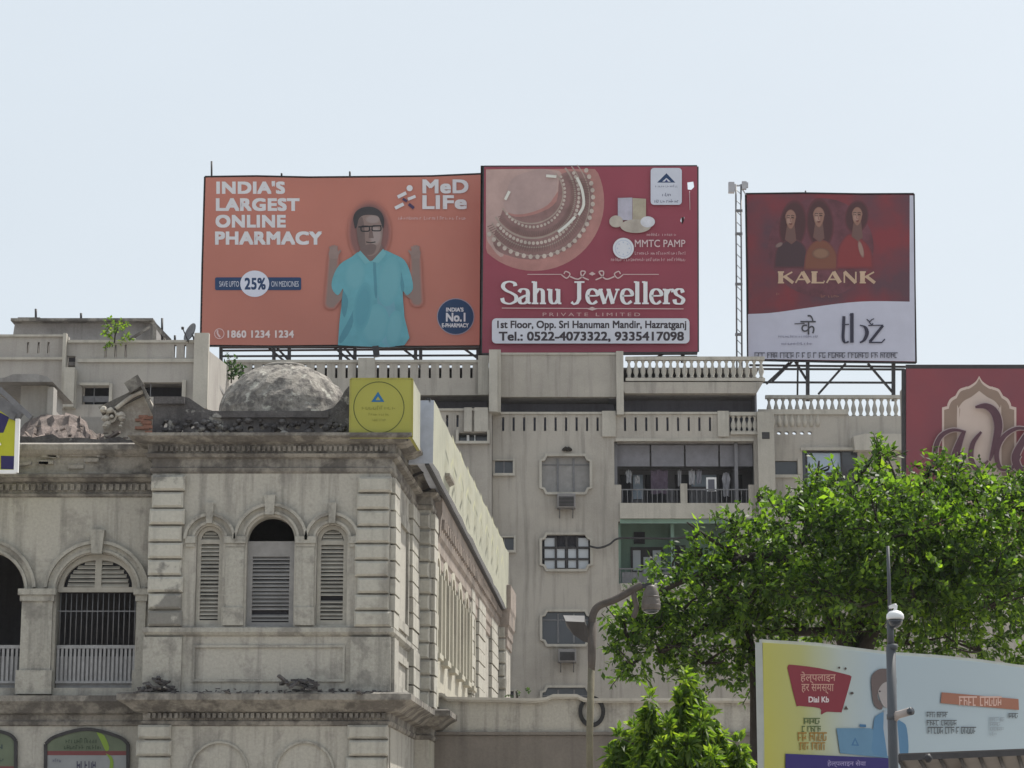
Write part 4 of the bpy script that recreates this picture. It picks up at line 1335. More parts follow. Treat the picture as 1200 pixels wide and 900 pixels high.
def printmat(name, cols, scale=.25, rough=.5, stretch=(1, 1, 1), thr=(.35, .65)):
    m, t, b = new_mat(name)
    N = t.nodes; L = t.links
    tc = N.new('ShaderNodeTexCoord'); mp = N.new('ShaderNodeMapping'); mp.inputs['Scale'].default_value = stretch
    n = N.new('ShaderNodeTexNoise'); n.inputs['Scale'].default_value = scale; n.inputs['Detail'].default_value = 5
    L.new(tc.outputs['Object'], mp.inputs[0]); L.new(mp.outputs[0], n.inputs['Vector'])
    r = N.new('ShaderNodeValToRGB'); r.color_ramp.elements[0].position = thr[0]; r.color_ramp.elements[1].position = thr[1]
    r.color_ramp.elements[0].color = rgb(cols[0]); r.color_ramp.elements[1].color = rgb(cols[1])
    L.new(n.outputs[0], r.inputs[0]); L.new(r.outputs[0], b.inputs['Base Color'])
    n2 = N.new('ShaderNodeTexNoise'); n2.inputs['Scale'].default_value = .6; n2.inputs['Detail'].default_value = 3
    L.new(mp.outputs[0], n2.inputs['Vector'])
    bp = N.new('ShaderNodeBump'); bp.inputs['Strength'].default_value = .25; bp.inputs['Distance'].default_value = .15
    L.new(n2.outputs[0], bp.inputs['Height']); L.new(bp.outputs[0], b.inputs['Normal'])
    b.inputs['Roughness'].default_value = rough; b.inputs['Specular IOR Level'].default_value = .3
    return m

WHT = (.64, .64, .68); NAVY = (.02, .05, .13)
# nib drawn letters -------------------------------------------------
def nib(thick, thin):
    return lambda dx, dy, t: thin + (thick - thin) * abs(dy) ** 1.3
LET = {
 'S': [([(.60, .80), (.56, .93), (.36, 1.0), (.15, .93), (.09, .76), (.22, .60), (.45, .48), (.62, .34), (.62, .14), (.42, .01), (.24, .02), (.10, .10), (.05, .26)], 'c')],
 'J': [([(.34, 1.0), (.34, .22), (.26, .04), (.12, -.02), (.02, .08)], 'l'), ([(.14, .98), (.56, .98)], 't')],
 'a': [([(.06, .52), (.14, .64), (.30, .66), (.42, .54), (.42, .12), (.54, .02)], 'c'), ([(.42, .40), (.22, .32), (.08, .20), (.12, .04), (.28, .02), (.42, .14)], 'c')],
 'h': [([(.14, 1.0), (.14, .0)], 'l'), ([(.16, .48), (.30, .66), (.44, .60), (.47, .44), (.47, .0)], 'c'), ([(.0, .98), (.14, .98)], 't'), ([(.0, .02), (.28, .02)], 't'), ([(.34, .02), (.60, .02)], 't')],
 'u': [([(.14, .66), (.14, .20), (.22, .03), (.36, .04), (.46, .18)], 'c'), ([(.47, .66), (.47, .02)], 'l'), ([(.0, .64), (.14, .64)], 't'), ([(.34, .64), (.47, .64)], 't'), ([(.47, .02), (.60, .02)], 't')],
 'e': [([(.08, .36), (.46, .38), (.44, .56), (.28, .66), (.12, .58), (.06, .34), (.12, .10), (.28, .0), (.46, .12)], 'c')],
 'w': [([(.04, .66), (.24, .0)], 'l'), ([(.24, .0), (.42, .60)], 't'), ([(.40, .66), (.58, .0)], 'l'), ([(.58, .0), (.78, .64)], 't'), ([(.0, .64), (.16, .64)], 't'), ([(.32, .64), (.48, .64)], 't'), ([(.68, .64), (.86, .64)], 't')],
 'l': [([(.16, 1.0), (.16, .0)], 'l'), ([(.02, .98), (.16, .98)], 't'), ([(.02, .02), (.30, .02)], 't')],
 'r': [([(.14, .66), (.14, .0)], 'l'), ([(.16, .44), (.26, .60), (.38, .64), (.44, .54)], 'c'), ([(.0, .64), (.14, .64)], 't'), ([(.0, .02), (.30, .02)], 't')],
 's': [([(.38, .50), (.32, .64), (.18, .66), (.07, .56), (.12, .42), (.30, .30), (.40, .18), (.32, .02), (.16, .0), (.06, .06), (.03, .20)], 'c')],
 'K': [([(.14, 1.0), (.14, .0)], 'l'), ([(.62, .98), (.2, .48)], 't'), ([(.30, .60), (.66, .0)], 'l'), ([(.02, .98), (.28, .98)], 't'), ([(.02, .02), (.28, .02)], 't')],
 'A': [([(.04, .0), (.32, 1.0)], 't'), ([(.32, 1.0), (.60, .0)], 'l'), ([(.14, .32), (.48, .32)], 't')],
 'L': [([(.14, 1.0), (.14, .0)], 'l'), ([(.02, .98), (.28, .98)], 't'), ([(.02, .02), (.54, .02), (.56, .2)], 't')],
 'N': [([(.10, 1.0), (.10, .0)], 't'), ([(.10, 1.0), (.58, .0)], 'l'), ([(.58, 1.0), (.58, .0)], 't')],
}
WID = dict(S=.70, J=.62, a=.58, h=.64, u=.64, e=.54, w=.90, l=.34, r=.46, s=.46, K=.72, A=.68, L=.62, N=.72)
WID[' '] = .36
def draw_word(m, word, rect, pl, off, thick=.15, thin=.05):
    x0, x1, y0, y1 = rect
    tot = sum(WID[c] for c in word)
    sx = (x1 - x0) / tot; sy = (y1 - y0)
    x = x0; k = 0
    for ch in word:
        for pts, kind in LET.get(ch, []):
            pp = smooth_pts(pts, 5) if kind == 'c' else pts
            q = [(x + a * sx, y1 - b * sy) for a, b in pp]
            m.ribbon(q, nib(thick * sx, thin * sx) if kind != 't' else thin * sx * 1.15, pl, off + .004 * (k % 7)); k += 1
        x += WID[ch] * sx

def soft(name, loop, c_in, c_out, pl, off, parent, grow=.35, steps=5, shrink=0.0):
    """printed shape whose edge melts into what surrounds it, in a few tones"""
    cx = sum(q[0] for q in loop) / len(loop); cy = sum(q[1] for q in loop) / len(loop)
    o = None
    for i in range(1, steps):
        t = i / (steps - 1)
        k = 1 + grow * (1 - t) - shrink * t
        c = [a + (b - a) * t for a, b in zip(c_out, c_in)]
        m = MB(); m.art([[(cx + (x - cx) * k, cy + (y - cy) * k) for x, y in loop]], pl, off + .003 * i)
        o = obj(name, m, ink(c, .02, nm='printed_ink'), parent)
    return o
def soft_line(name, pts, w0, w1, c_out, c_in, pl, off, parent, steps=4):
    for i in range(steps):
        t = i / (steps - 1)
        m = MB(); m.ribbon(pts, w0 + (w1 - w0) * t, pl, off + .003 * i)
        obj(name, m, ink([a + (b - a) * t for a, b in zip(c_out, c_in)], .1, nm='printed_ink'), parent)

# ------------------------------------------------------------------ orange pharmacy billboard
ORA = printmat('orange_red_print', ((.42, .158, .122), (.49, .185, .142)), .15)
bb, pan, pl = board('billboard', 'wide orange red pharmacy billboard showing a man in a turquoise shirt', [(240, 207), (300, 206.2), (362, 207.6), (430, 207), (505, 206.2), (565, 203.5), (564, 300), (563, 405.5), (480, 406.2), (400, 405), (320, 405.8), (235, 405), (237, 310)], 112.0, ORA)
o1, o2, o3, o4, o5 = .02, .035, .05, .065, .08
for i, (s, r) in enumerate((("INDIA'S", (254.5, 333, 213, 226.5)), ("LARGEST", (254, 350, 233, 246.5)), ("ONLINE", (253.5, 334, 252.5, 266)), ("PHARMACY", (253, 376.5, 272, 286)))):
    put_text('heading', s, r, pl, o1, WHT, pan, .045, 1.09)
put_art('ribbon', [rrect(252, 353, 325, 340, 2)], pl, o1, NAVY, pan)
put_art('badge', [ell(298.5, 332.5, 17, 15.5)], pl, o2, (.62, .64, .75), pan)
put_text('badge_text', '25%', (287, 311, 326, 339), pl, o3, NAVY, pan, .03, 1.05)
put_lines('ribbon_text', [('SAVE UPTO', (257, 280, 329.5, 336)), ('ON MEDICINES', (318, 350, 329.5, 336))], pl, o2, (.5, .52, .6), pan, .02)
put_lines('phone_number', [('1860 1234 1234', (267, 344, 387.5, 395.5))], pl, o1, (.72, .62, .62), pan, .035, 1.08)
m = MB(); m.ribbon(ell(257, 391, 5.5, 5.8, 24), .9, pl, o1, True); m.ribbon(smooth_pts([(255, 387), (255, 391), (258, 395)], 4), 2, pl, o1); obj('phone_mark', m, ink((.7, .5, .5)), pan)
put_art('seal', [ell(534, 371, 21, 20.5)], pl, o1, (.015, .045, .12), pan)
m = MB(); m.ribbon(ell(534, 371, 21.5, 21, 40), 1.0, pl, o2, True); obj('seal_rim', m, ink((.3, .28, .35)), pan)
put_lines('seal_text', [("INDIA'S", (523, 543, 360.5, 365)), ('No.1', (523, 545, 367, 376.5)), ('E-PHARMACY', (518, 549, 379, 383.5))], pl, o2, WHT, pan, .035)
put_lines('logo_lettering', [('MeD', (496, 548, 211, 226)), ('LIFe', (496, 546, 229.5, 244.5))], pl, o1, WHT, pan, .035, 1.06)
put_lines('tagline', [('~l9,9,2,4', (467, 546, 253.5, 257.5))], pl, o1, (.6, .42, .42), pan)
m = MB(); lm = MB()
for a, b, w in (((466, 231), (476, 226), 4), ((463, 244), (473, 239), 4), ((478, 233.5), (487, 230), 3.5)): m.ribbon([a, b], w, pl, o1)
m.art([ell(480, 220.5, 3.6, 3.6)], pl, o1)
obj('logo_mark', m, ink(WHT), pan)
for a, b, w in (((479, 239), (485, 244), 3.5), ((472, 233), (477, 236), 3)): lm.ribbon([a, b], w, pl, o1)
obj('logo_mark', lm, ink((.06, .04, .10)), pan)
# printed man: forearms raised, open hands, glasses, polo shirt
SKIN = (.25, .18, .165); SKD = (.16, .115, .11)
TQ = (.125, .36, .43)
ORB = (.435, .163, .127)
soft('printed_man_halo', ell(433, 272, 22, 32, 28), (.22, .105, .10), ORB, pl, .008, pan, .22, 6)
for sg, pts in ((1, [(400, 338), (393, 352), (386, 357), (384, 345), (387, 322), (391, 300)]), (-1, [(476, 336), (484, 350), (490, 354), (492, 342), (490, 322), (487, 300)])):
    ex, ey = pts[2]
    for i_ in range(4):
        t_ = i_ / 3; w_ = 16 - 6.5 * t_; c_ = [a + (b - a) * t_ for a, b in zip((.40, .155, .125), SKIN)]
        for lp_ in (ell(ex + sg * 1.5, ey - 2, w_ * .52, w_ * .5, 16), [(ex + sg * 1.5 - w_ / 2, ey - 2), (ex + sg * 1.5 + w_ / 2, ey - 2), (pts[5][0] + w_ * .42, pts[5][1]), (pts[5][0] - w_ * .42, pts[5][1])],
                    [(ex + sg * 1 - w_ * .3, ey - w_ * .42), (ex + sg * 1 + w_ * .3, ey + w_ * .36), (pts[0][0] + sg * 3, pts[0][1] + 9), (pts[0][0], pts[0][1] - 6)]):
            put_art('printed_man_arm', [lp_], pl, 0, c_, pan, .03)
fing = []
for hx, hy, sg in ((391, 297, 1), (487, 297, -1)):
    fing.append([(hx - 5, hy + 6), (hx + 5, hy + 6), (hx + 6, hy - 1), (hx + 4, hy - 6), (hx - 4, hy - 6), (hx - 6, hy)])
    for k, (dx, l) in enumerate(((-3.6, 3.2), (-1.4, 4.4), (.9, 4.8), (3.1, 3.8))):
        fing.append([(hx + dx - 1.3, hy - 5), (hx + dx + 1.3, hy - 5), (hx + dx + 1.1 + .4 * (k - 1.5), hy - 5 - l), (hx + dx - 1.1 + .4 * (k - 1.5), hy - 5 - l)])
    fing.append([(hx + sg * 5, hy + 3), (hx + sg * 9, hy - 3), (hx + sg * 7.6, hy - 4.5), (hx + sg * 4.5, hy - 1.5)])
m = MB()
for i, f in enumerate(fing): m.art([f], pl, o2 + .003 * (i % 6))
obj('printed_man_hand', m, ink((.27, .195, .18), .2, nm='printed_ink'), pan)
put_art('printed_man_shirt', [smooth_pts([(396, 404.5), (398, 375), (401, 352), (402, 338), (396, 346), (389, 338), (390, 325), (398, 310), (412, 301), (422, 295), (434, 305), (447, 293), (462, 298), (474, 305), (481, 320), (484, 338), (477, 346), (472, 342), (474, 372), (474, 404.5), (396, 404.5)], 3)], pl, o2 + .02, TQ, pan, .14)
put_art('printed_man_shirt_fold', [smooth_pts([(402, 340), (408, 352), (404, 372), (400, 360), (402, 340)], 3), smooth_pts([(420, 350), (412, 384), (400, 402), (398, 395), (410, 372), (420, 350)], 3), smooth_pts([(440, 302), (442, 345), (439, 345), (437, 304), (440, 302)], 3), smooth_pts([(470, 318), (474, 336), (471, 342), (469, 330), (470, 318)], 3)], pl, o3 + .01, (.085, .26, .33), pan, .1)
put_art('printed_man_shirt_light', [smooth_pts([(446, 312), (466, 316), (462, 352), (468, 400), (448, 402), (442, 350), (446, 312)], 3)], pl, o3 + .013, (.15, .35, .44), pan, .1)
for cx_, cy_, rx_, ry_ in ((416, 322, 9, 14), (456, 330, 10, 22), (440, 380, 12, 18), (425, 360, 8, 22), (462, 385, 7, 16)):
    soft('printed_man_shirt_tone', ell(cx_, cy_, rx_, ry_, 20, rot=8), (.15, .385, .45) if cx_ != 425 else (.10, .31, .385), TQ, pl, o3 + .016, pan, .5, 4)
put_art('printed_man_neck', [smooth_pts([(422, 288), (424, 300), (434, 306), (446, 299), (447, 286), (422, 288)], 3)], pl, o3 + .02, (.18, .12, .115), pan, .15)
put_art('printed_man_collar', [[(419, 298), (422, 293.5), (434, 307), (428, 309.5)], [(449, 291.5), (453, 297), (444, 308), (435, 307)]], pl, o3 + .026, (.16, .40, .46), pan)
put_art('printed_man_head', [smooth_pts([(418, 262), (419, 280), (424, 294), (433, 300), (442, 296), (447, 284), (449, 262), (445, 250), (434, 246), (422, 250), (418, 262)], 4)], pl, o4 + .01, SKIN, pan, .2)
soft('printed_man_cheek', ell(440, 276, 5.5, 9, 18), (.33, .27, .26), SKIN, pl, o4 + .012, pan, .5, 4)
soft('printed_man_brow', ell(437, 257, 7, 4, 18), (.31, .25, .24), SKIN, pl, o4 + .012, pan, .5, 3)
put_art('printed_man_shade', [smooth_pts([(418, 262), (419, 280), (424, 294), (431, 299), (428, 284), (427, 266), (424, 254), (418, 262)], 3), smooth_pts([(426, 288), (434, 286), (441, 288), (438, 297), (430, 298), (426, 288)], 3), [(433, 268), (436, 268), (438, 279), (432, 279)]], pl, o4 + .02, SKD, pan, .15)
put_art('printed_man_hair', [smooth_pts([(416, 268), (414, 256), (418, 247), (428, 242.5), (438, 243), (446, 248), (450, 257), (449, 268), (446, 260), (442, 253), (428, 252), (421, 256), (418, 266), (416, 268)], 4)], pl, o5, (.045, .04, .045), pan, .2)
m = MB(); m.ribbon(rrect(423, 433, 265, 271, 2, 3), 1.4, pl, o5 + .005, True); m.ribbon(rrect(436, 446.5, 264.5, 270.5, 2, 3), 1.4, pl, o5 + .005, True); m.ribbon([(420, 266), (447, 264.5)], 1.5, pl, o5 + .008)
m.ribbon([(429, 283.5), (434, 284.5), (440, 283.5)], 1.2, pl, o5 + .004)
obj('printed_man_glasses', m, ink((.02, .02, .025)), pan)
# supports under and behind
def supports(r, pl_, Y, xs, y0, y1, braces, rails, depth=2.2, w=.16):
    m = MB()
    for x in xs: m.bar(P(x, y1, Y + .3), P(x, y0, Y + .3), w)
    for x in xs:
        m.bar(P(x, y1, Y + .25 + depth), P(x, y0 - 60, Y + .35), w * .6)
    obj('post', m, IRON, r)
    m = MB()
    for a, b in braces: m.bar(P(*a, Y + .4), P(*b, Y + .4), w * .62)
    for a, b in rails: m.bar(P(*a, Y + .42), P(*b, Y + .42), w * .55)
    obj('brace', m, IRON, r)
supports(bb, pl, 112.0, (259, 321, 339, 399, 416, 487, 493, 560), 400, 432,
         [((312, 405), (334, 424)), ((322, 405), (340, 424)), ((389, 405), (412, 424)), ((404, 408), (418, 424)), ((470, 407), (492, 424)), ((540, 406), (560, 420))],
         [((258, 411), (562, 409)), ((258, 417.5), (562, 416.5)), ((257, 407.5), (562, 407))])
m = MB(); m.tube([P(248, 215, 112.2), P(248, 189, 112.2)], .05, 6); m.tube([P(410, 206, 112.1), P(410, 201, 112.1)], .05, 6); m.tube([P(330, 206, 112.1), P(330, 203, 112.1)], .05, 6)
m.bar(P(440, 406, 111.9), P(441.5, 418, 111.9), .3)
obj('rod', m, IRON, bb)

# ------------------------------------------------------------------ maroon jewellers' billboard
MAR = printmat('maroon_print', ((.245, .047, .074), (.285, .056, .086)), .3)
pl = YP(110.0); pts = [pl.at(*q) for q in [(567.5, 195.5), (817, 195), (817.5, 412), (565, 413.5)]]
bb = thing('billboard', 'square maroon jewellery billboard with torn holes at its right edge', 'billboard', ((pts[2].x + pts[3].x) / 2, 110, pts[3].z))
tear = [[pl.at(*q) for q in lp] for lp in ([(805.5, 213.5), (812.5, 212.5), (813.5, 219), (810, 222.5), (806, 222)], [(798.5, 254.5), (802, 254), (801.5, 259), (799.5, 263), (797.5, 259)])]
m = MB(); m.plate([[(q.x, q.z) for q in pts]] + [[(q.x, q.z) for q in t_] for t_ in tear], lambda a, b, c: (a, 110 + c, b), .06)
pan = obj('panel', m, MAR, bb)
m = MB()
for a, b in ((0, 1), (1, 2), (2, 3), (3, 0)):
    u_, v_ = pts[a].copy(), pts[b].copy(); u_.y = v_.y = 110.06; m.bar(u_, v_, .1, .14)
for x in (565.5, 566): m.bar(P(566.5, 195, 110.2), P(565, 424, 110.2), .26)
obj('frame', m, IRON, bb)
cl = lambda lp: [(max(x, 569.5), max(y, 198)) for x, y in lp]
put_art('photo_disc', [cl(ell(626, 236, 82, 81.5, 60))], pl, o1, (.40, .20, .185), pan, .2)
put_art('photo_glow', [cl(smooth_pts([(569.5, 199), (655, 200), (650, 230), (625, 246), (592, 252), (590, 300), (575, 288), (569.5, 270), (569.5, 199)], 4))], pl, o2, (.44, .31, .29), pan, .15)
put_art('bangle_shadow', [smooth_pts([(589, 246), (604, 254), (630, 250), (652, 236), (658, 204), (690, 206), (694, 250), (672, 286), (636, 303), (600, 301), (578, 286), (589, 246)], 4)], pl, o3, (.26, .155, .15), pan, .3)
put_art('bangle_opening', [smooth_pts([(590, 240), (600, 210), (630, 199), (650, 203), (652, 222), (642, 240), (618, 250), (598, 250), (590, 240)], 4)], pl, o4, (.40, .29, .28), pan, .15)
m = MB(); g_ = MB()
for k, (rx, ry, w) in enumerate(((38, 36, 1.6), (50, 50, 2.2), (57, 58, 1.4), (63, 65, 1.2))):
    m.ribbon(ell(622 + k * 2, 226 + k * 3, rx, ry, 40, -40, 150, 0), w, pl, o4 + .004 * (k + 1))
for k, (rx, ry, n, s) in enumerate(((38, 40, 26, 1.6), (53, 56, 34, 2.0), (68, 69, 26, 2.6))):
    for i in range(n):
        a = math.radians(-28 + 170 * i / (n - 1))
        g_.art([ell(624 + k * 1.5 + rx * math.cos(a), 226 + k * 3 + ry * math.sin(a), s, s * 1.1, 7)], pl, o5 + .004 * k)
obj('bangle', m, ink((.36, .29, .26), .2), pan)
obj('bangle_stone', g_, ink((.50, .43, .39), .3), pan)
g_ = MB()
for i in range(64):
    a = math.radians(-20 + 165 * i / 63)
    for r0_, r1_, cy_ in ((44, 50, 227), (58, 65, 230)):
        g_.ribbon([(625 + r0_ * math.cos(a), cy_ + r0_ * math.sin(a)), (625.5 + r1_ * math.cos(a + .03), cy_ + r1_ * math.sin(a + .03))], .8, pl, 0)
obj('bangle_link', g_, ink((.20, .13, .12), .3), pan)
m = MB()
for pts_ in ([(676, 208), (682, 222), (684, 240), (678, 252)], [(674, 254), (664, 264), (654, 272)], [(592, 234), (597, 224)], [(640, 206), (652, 207)]):
    m.ribbon(smooth_pts(pts_, 4), 3.2, pl, o5 + .02)
obj('bangle_glint', m, ink((.66, .66, .62)), pan)
put_art('label_card', [rrect(762.5, 799, 196.8, 240, 4)], pl, o1, (.55, .58, .68), pan)
put_art('label_mark', [[[(781, 203), (791.5, 214), (770, 214)], [(781, 208.5), (776, 212.8), (786, 212.8)]]], pl, o2, NAVY, pan)
put_art('label_mark', [[(781, 210), (783, 213), (779, 213)]], pl, o3, (.05, .06, .2), pan)
put_lines('label_text', [('~l1,4,2,5', (768, 794, 216.5, 219.5)), ('~l3', (776, 786, 226, 230)), ('~l2,2,3,2', (767, 795, 233.5, 237.5))], pl, o2, (.12, .13, .2), pan)
put_art('gold_packet', [[(724, 232), (741, 231.5), (741, 258), (724, 258)]], pl, o1, (.38, .37, .45), pan, .3)
put_art('gold_packet', [[(741.3, 232), (757, 233), (757, 264), (741.3, 264)]], pl, o1, (.36, .32, .25), pan, .3)
put_art('coin', [ell(722, 259.5, 8, 7), ell(745, 265, 18, 8)], pl, o2, (.40, .36, .32), pan, .3)
put_art('coin', [ell(759, 260, 8.5, 6.5)], pl, o3, (.55, .56, .62), pan, .3)
put_art('emblem', [ell(730.5, 291, 12.3, 12.3)], pl, o1, (.62, .64, .7), pan)
m = MB(); m.ribbon(ell(730.5, 291, 9.5, 9.5, 30), .8, pl, o2, True)
for k in range(8): m.art([ell(730.5 + 7 * math.cos(k * .785), 291 + 7 * math.sin(k * .785), 1, 1, 8)], pl, o2)
obj('emblem_ring', m, ink((.45, .5, .62)), pan)
put_lines('partner_name', [('MMTC PAMP', (744, 803, 281, 289.5))], pl, o1, (.60, .48, .50), pan, .02)
put_lines('small_print', [('~l6,6', (758, 792, 273, 276.5)), ('~l7,2,9,5', (744, 803, 294.5, 298.5)), ('~l5,9,6,2,8', (716, 803, 302, 306))], pl, o1, (.52, .36, .38), pan)
m = MB(); draw_word(m, 'Sahu Jewellers', (587, 802.5, 330, 356), pl, o1, .17, .06)
obj('shop_name', m, ink((.70, .71, .74)), pan)
m = MB()
m.ribbon([(618, 321.5), (658, 321.5)], .8, pl, o1); m.ribbon([(730, 321.5), (772, 321.5)], .8, pl, o1); m.ribbon([(588, 361), (801, 362)], .9, pl, o1)
for sg in (1, -1):
    m.ribbon(smooth_pts([(694 + sg * 36, 322), (694 + sg * 30, 326), (694 + sg * 26, 321), (694 + sg * 31, 318), (694 + sg * 33, 321)], 5), 1.3, pl, o2)
    m.ribbon(smooth_pts([(694 + sg * 26, 324), (694 + sg * 16, 327), (694 + sg * 8, 319), (694 + sg * 13, 318), (694 + sg * 12, 324), (694 + sg * 4, 328)], 5), 1.5, pl, o3)
m.art([[(690, 321), (694, 318.5), (698, 321), (694, 323)]], pl, o3); m.art([[(688, 362), (694, 359.5), (700, 362), (694, 364)]], pl, o3)
obj('flourish', m, ink((.55, .42, .42)), pan)
put_lines('small_print', [('PRIVATE LIMITED', (636, 750, 366.5, 370.5))], pl, o1, (.50, .33, .33), pan, 0, 1.5)
put_art('address_strip', [rrect(576.5, 808, 373, 402.5, 5)], pl, o1, (.60, .61, .68), pan)
put_lines('address', [('1st Floor, Opp. Sri Hanuman Mandir, Hazratganj', (583, 804, 376, 387)), ('Tel.: 0522-4073322, 9335417098', (585, 801, 389, 400.5))], pl, o2, (.05, .04, .05), pan, .03)
m = MB()
for x in (572, 640, 728, 800): m.bar(P(x, 410, 110.5), P(x, 425, 110.5), .18); m.bar(P(x, 200, 110.2), P(x, 425, 112.5), .12)
m.bar(P(566, 415.5, 110.4), P(817, 414.5, 110.4), .1); m.bar(P(735, 405, 110.4), P(700, 424, 110.4), .1); m.bar(P(760, 424, 110.4), P(790, 408, 110.4), .1); m.bar(P(733, 419, 110.4), P(817, 418, 110.4), .08)
obj('post', m, IRON, bb)
m = MB(); m.tube([P(808, 224, 109.9), P(808.5, 246, 109.9)], .02, 5)
obj('torn_strip', m, ink((.5, .35, .38)), bb)

# ------------------------------------------------------------------ dark red poster billboard on stilts
KAL = printmat('dark_red_poster', ((.10, .045, .062), (.20, .034, .044)), .42, thr=(.38, .62))
bb, pan, pl = board('billboard', 'tall dark red billboard with three figures above a white band', [(874, 227), (940, 226.2), (1010, 227.3), (1071, 227), (1072, 330), (1073.5, 425), (975, 423.8), (876.5, 421.5), (875.6, 330)], 112.5, KAL)
put_art('white_band', [smooth_pts([(876.5, 368), (905, 366.5), (945, 361), (985, 355.5), (1020, 353), (1066, 353.5)], 5) + [(1066, 229), (1070.3, 229), (1072.5, 423.5), (877, 420.5)]], pl, o1, (.50, .51, .62), pan)
put_art('printed_glow', [ell(962, 290, 62, 58, 40)], pl, .008, (.135, .05, .065), pan, .4)
fig = []
BGD = (.135, .04, .052)
DKH = (.075, .033, .037)
for k, (cx_, cy_, rx_, ry_) in enumerate(((929, 264, 14, 26), (961, 262, 14, 26), (1004, 254, 12, 17))):
    soft('printed_figure_hair', ell(cx_, cy_, rx_, ry_, 26, rot=(6, -4, 10)[k]), DKH, BGD, pl, o1 + .002 * k, pan, .22, 5)
soft('printed_figure_body', smooth_pts([(909, 312), (911, 294), (920, 284), (933, 282), (943, 292), (945, 312)], 4), (.065, .038, .046), BGD, pl, o2 + .004, pan, .2, 4)
soft('printed_figure_body', smooth_pts([(944, 314), (947, 294), (956, 284), (968, 284), (978, 296), (980, 314)], 4), (.19, .075, .05), BGD, pl, o2 + .006, pan, .2, 4)
soft('printed_figure_body', smooth_pts([(982, 312), (985, 290), (996, 276), (1010, 282), (1019, 294), (1021, 312)], 4), (.22, .042, .046), BGD, pl, o2 + .008, pan, .2, 4)
FC = (.29, .165, .13); FD = (.16, .075, .065)
for k, (cx_, cy_, w_, h_, sg) in enumerate(((926.5, 257, 6.2, 10.5, -1), (959.5, 254.5, 6.6, 11, -1), (1004.5, 253.5, 6.0, 10, -1))):
    face = [(cx_ + w_ * math.cos(t) * (1 if math.sin(t) < 0 else .86 - .18 * math.sin(t)), cy_ + h_ * math.sin(t)) for t in [i * math.tau / 24 for i in range(24)]]
    soft('printed_figure_neck', [(cx_ - 3.5, cy_ + 6), (cx_ + 4, cy_ + 6), (cx_ + 6, cy_ + 24), (cx_ + 1, cy_ + 28), (cx_ - 6, cy_ + 23)], (.15, .085, .078), FD, pl, o3 + .012, pan, .25, 3)
    soft('printed_figure_face', face, FC, FD, pl, o3 + .022, pan, .16, 4)
    soft('printed_figure_cheek', ell(cx_ + sg * 1.8, cy_ + 1, 2.6, 5, 16), (.38, .24, .20), FC, pl, o4 + .022, pan, .6, 4)
    m = MB()
    for ex in (-2.6, 2.4):
        m.ribbon([(cx_ + ex - 1.7, cy_ - 1.6), (cx_ + ex, cy_ - 2.1), (cx_ + ex + 1.7, cy_ - 1.5)], 1.0, pl, o5 + .016)
        m.ribbon([(cx_ + ex - 1.9, cy_ - 4.0), (cx_ + ex, cy_ - 4.7), (cx_ + ex + 1.9, cy_ - 4.0)], .7, pl, o5 + .016)
    obj('printed_figure_eyes', m, ink((.04, .028, .03)), pan)
    m = MB(); m.ribbon([(cx_ - 1.9, cy_ + 5.2), (cx_, cy_ + 5.6), (cx_ + 1.9, cy_ + 5.2)], 1.3, pl, o5 + .016); m.ribbon([(cx_ - .2, cy_ - 1), (cx_ - .6, cy_ + 2.4), (cx_ + .6, cy_ + 2.8)], .5, pl, o5 + .017); obj('printed_figure_lips', m, ink((.15, .035, .04)), pan)
soft('printed_figure_light', ell(962, 297, 8, 5, 16), (.24, .135, .09), (.13, .06, .05), pl, o5, pan, .5, 4)
soft('printed_figure_light', ell(1009, 292, 2.2, 8, 16, rot=-14), (.30, .20, .17), (.17, .038, .045), pl, o5, pan, .5, 4)
soft('printed_figure_light', ell(913, 287, 4, 2, 16, rot=-30), (.22, .15, .14), (.05, .035, .045), pl, o5, pan, .5, 3)
m = MB(); draw_word(m, 'KALANK', (911, 1027, 318.5, 331.5), pl, o2, .2, .055)
obj('heading', m, ink((.50, .36, .26), .15), pan)
put_lines('small_print', [('~l2,4', (962, 983, 345, 348.5)), ('~l1', (910, 913, 343, 346))], pl, o2, (.28, .13, .10), pan)
put_lines('hindi_word', [('के', (938, 956, 369, 392))], pl, o2, (.06, .06, .075), pan, .0)
m = MB(); m.ribbon([(931, 379.5), (943, 379)], 1.1, pl, o2); obj('dash', m, ink((.06, .06, .075)), pan)
put_lines('small_print', [('~l8,8', (912, 958, 392.5, 395.5)), ('~l10', (916, 952, 401, 404))], pl, o2, (.2, .2, .28), pan)
m = MB(); q4 = lambda a, b: (870 + a / 4.286, 220 + b / 4.286)
bk = nib(4.2, 1.2)
m.ribbon([q4(*p) for p in smooth_pts([(510, 645), (508, 700), (506, 755), (516, 778), (534, 772)], 5)], nib(3.6, 1.2), pl, o2)
m.ribbon([q4(500, 688), q4(536, 686)], 1.3, pl, o2 + .004)
m.ribbon([q4(*p) for p in [(550, 630), (550, 778)]], 4.2, pl, o2); m.ribbon([q4(538, 640), q4(556, 630)], 1.2, pl, o2 + .004)
m.ribbon([q4(*p) for p in smooth_pts([(590, 690), (616, 700), (626, 730), (612, 764), (590, 778)], 5)], nib(4.4, .8), pl, o2)
m.ribbon([q4(632, 692), q4(708, 690)], 1.2, pl, o2); m.ribbon([q4(706, 692), q4(640, 774)], 3.2, pl, o2 + .004); m.ribbon([q4(636, 777), q4(700, 777), q4(716, 760)], 1.6, pl, o2 + .008)
m.ribbon([q4(*p) for p in smooth_pts([(624, 660), (640, 672), (650, 662), (662, 658)], 4)], 1.2, pl, o2 + .01); m.ribbon([q4(*p) for p in smooth_pts([(636, 674), (650, 688), (656, 680)], 4)], 1.2, pl, o2 + .012)
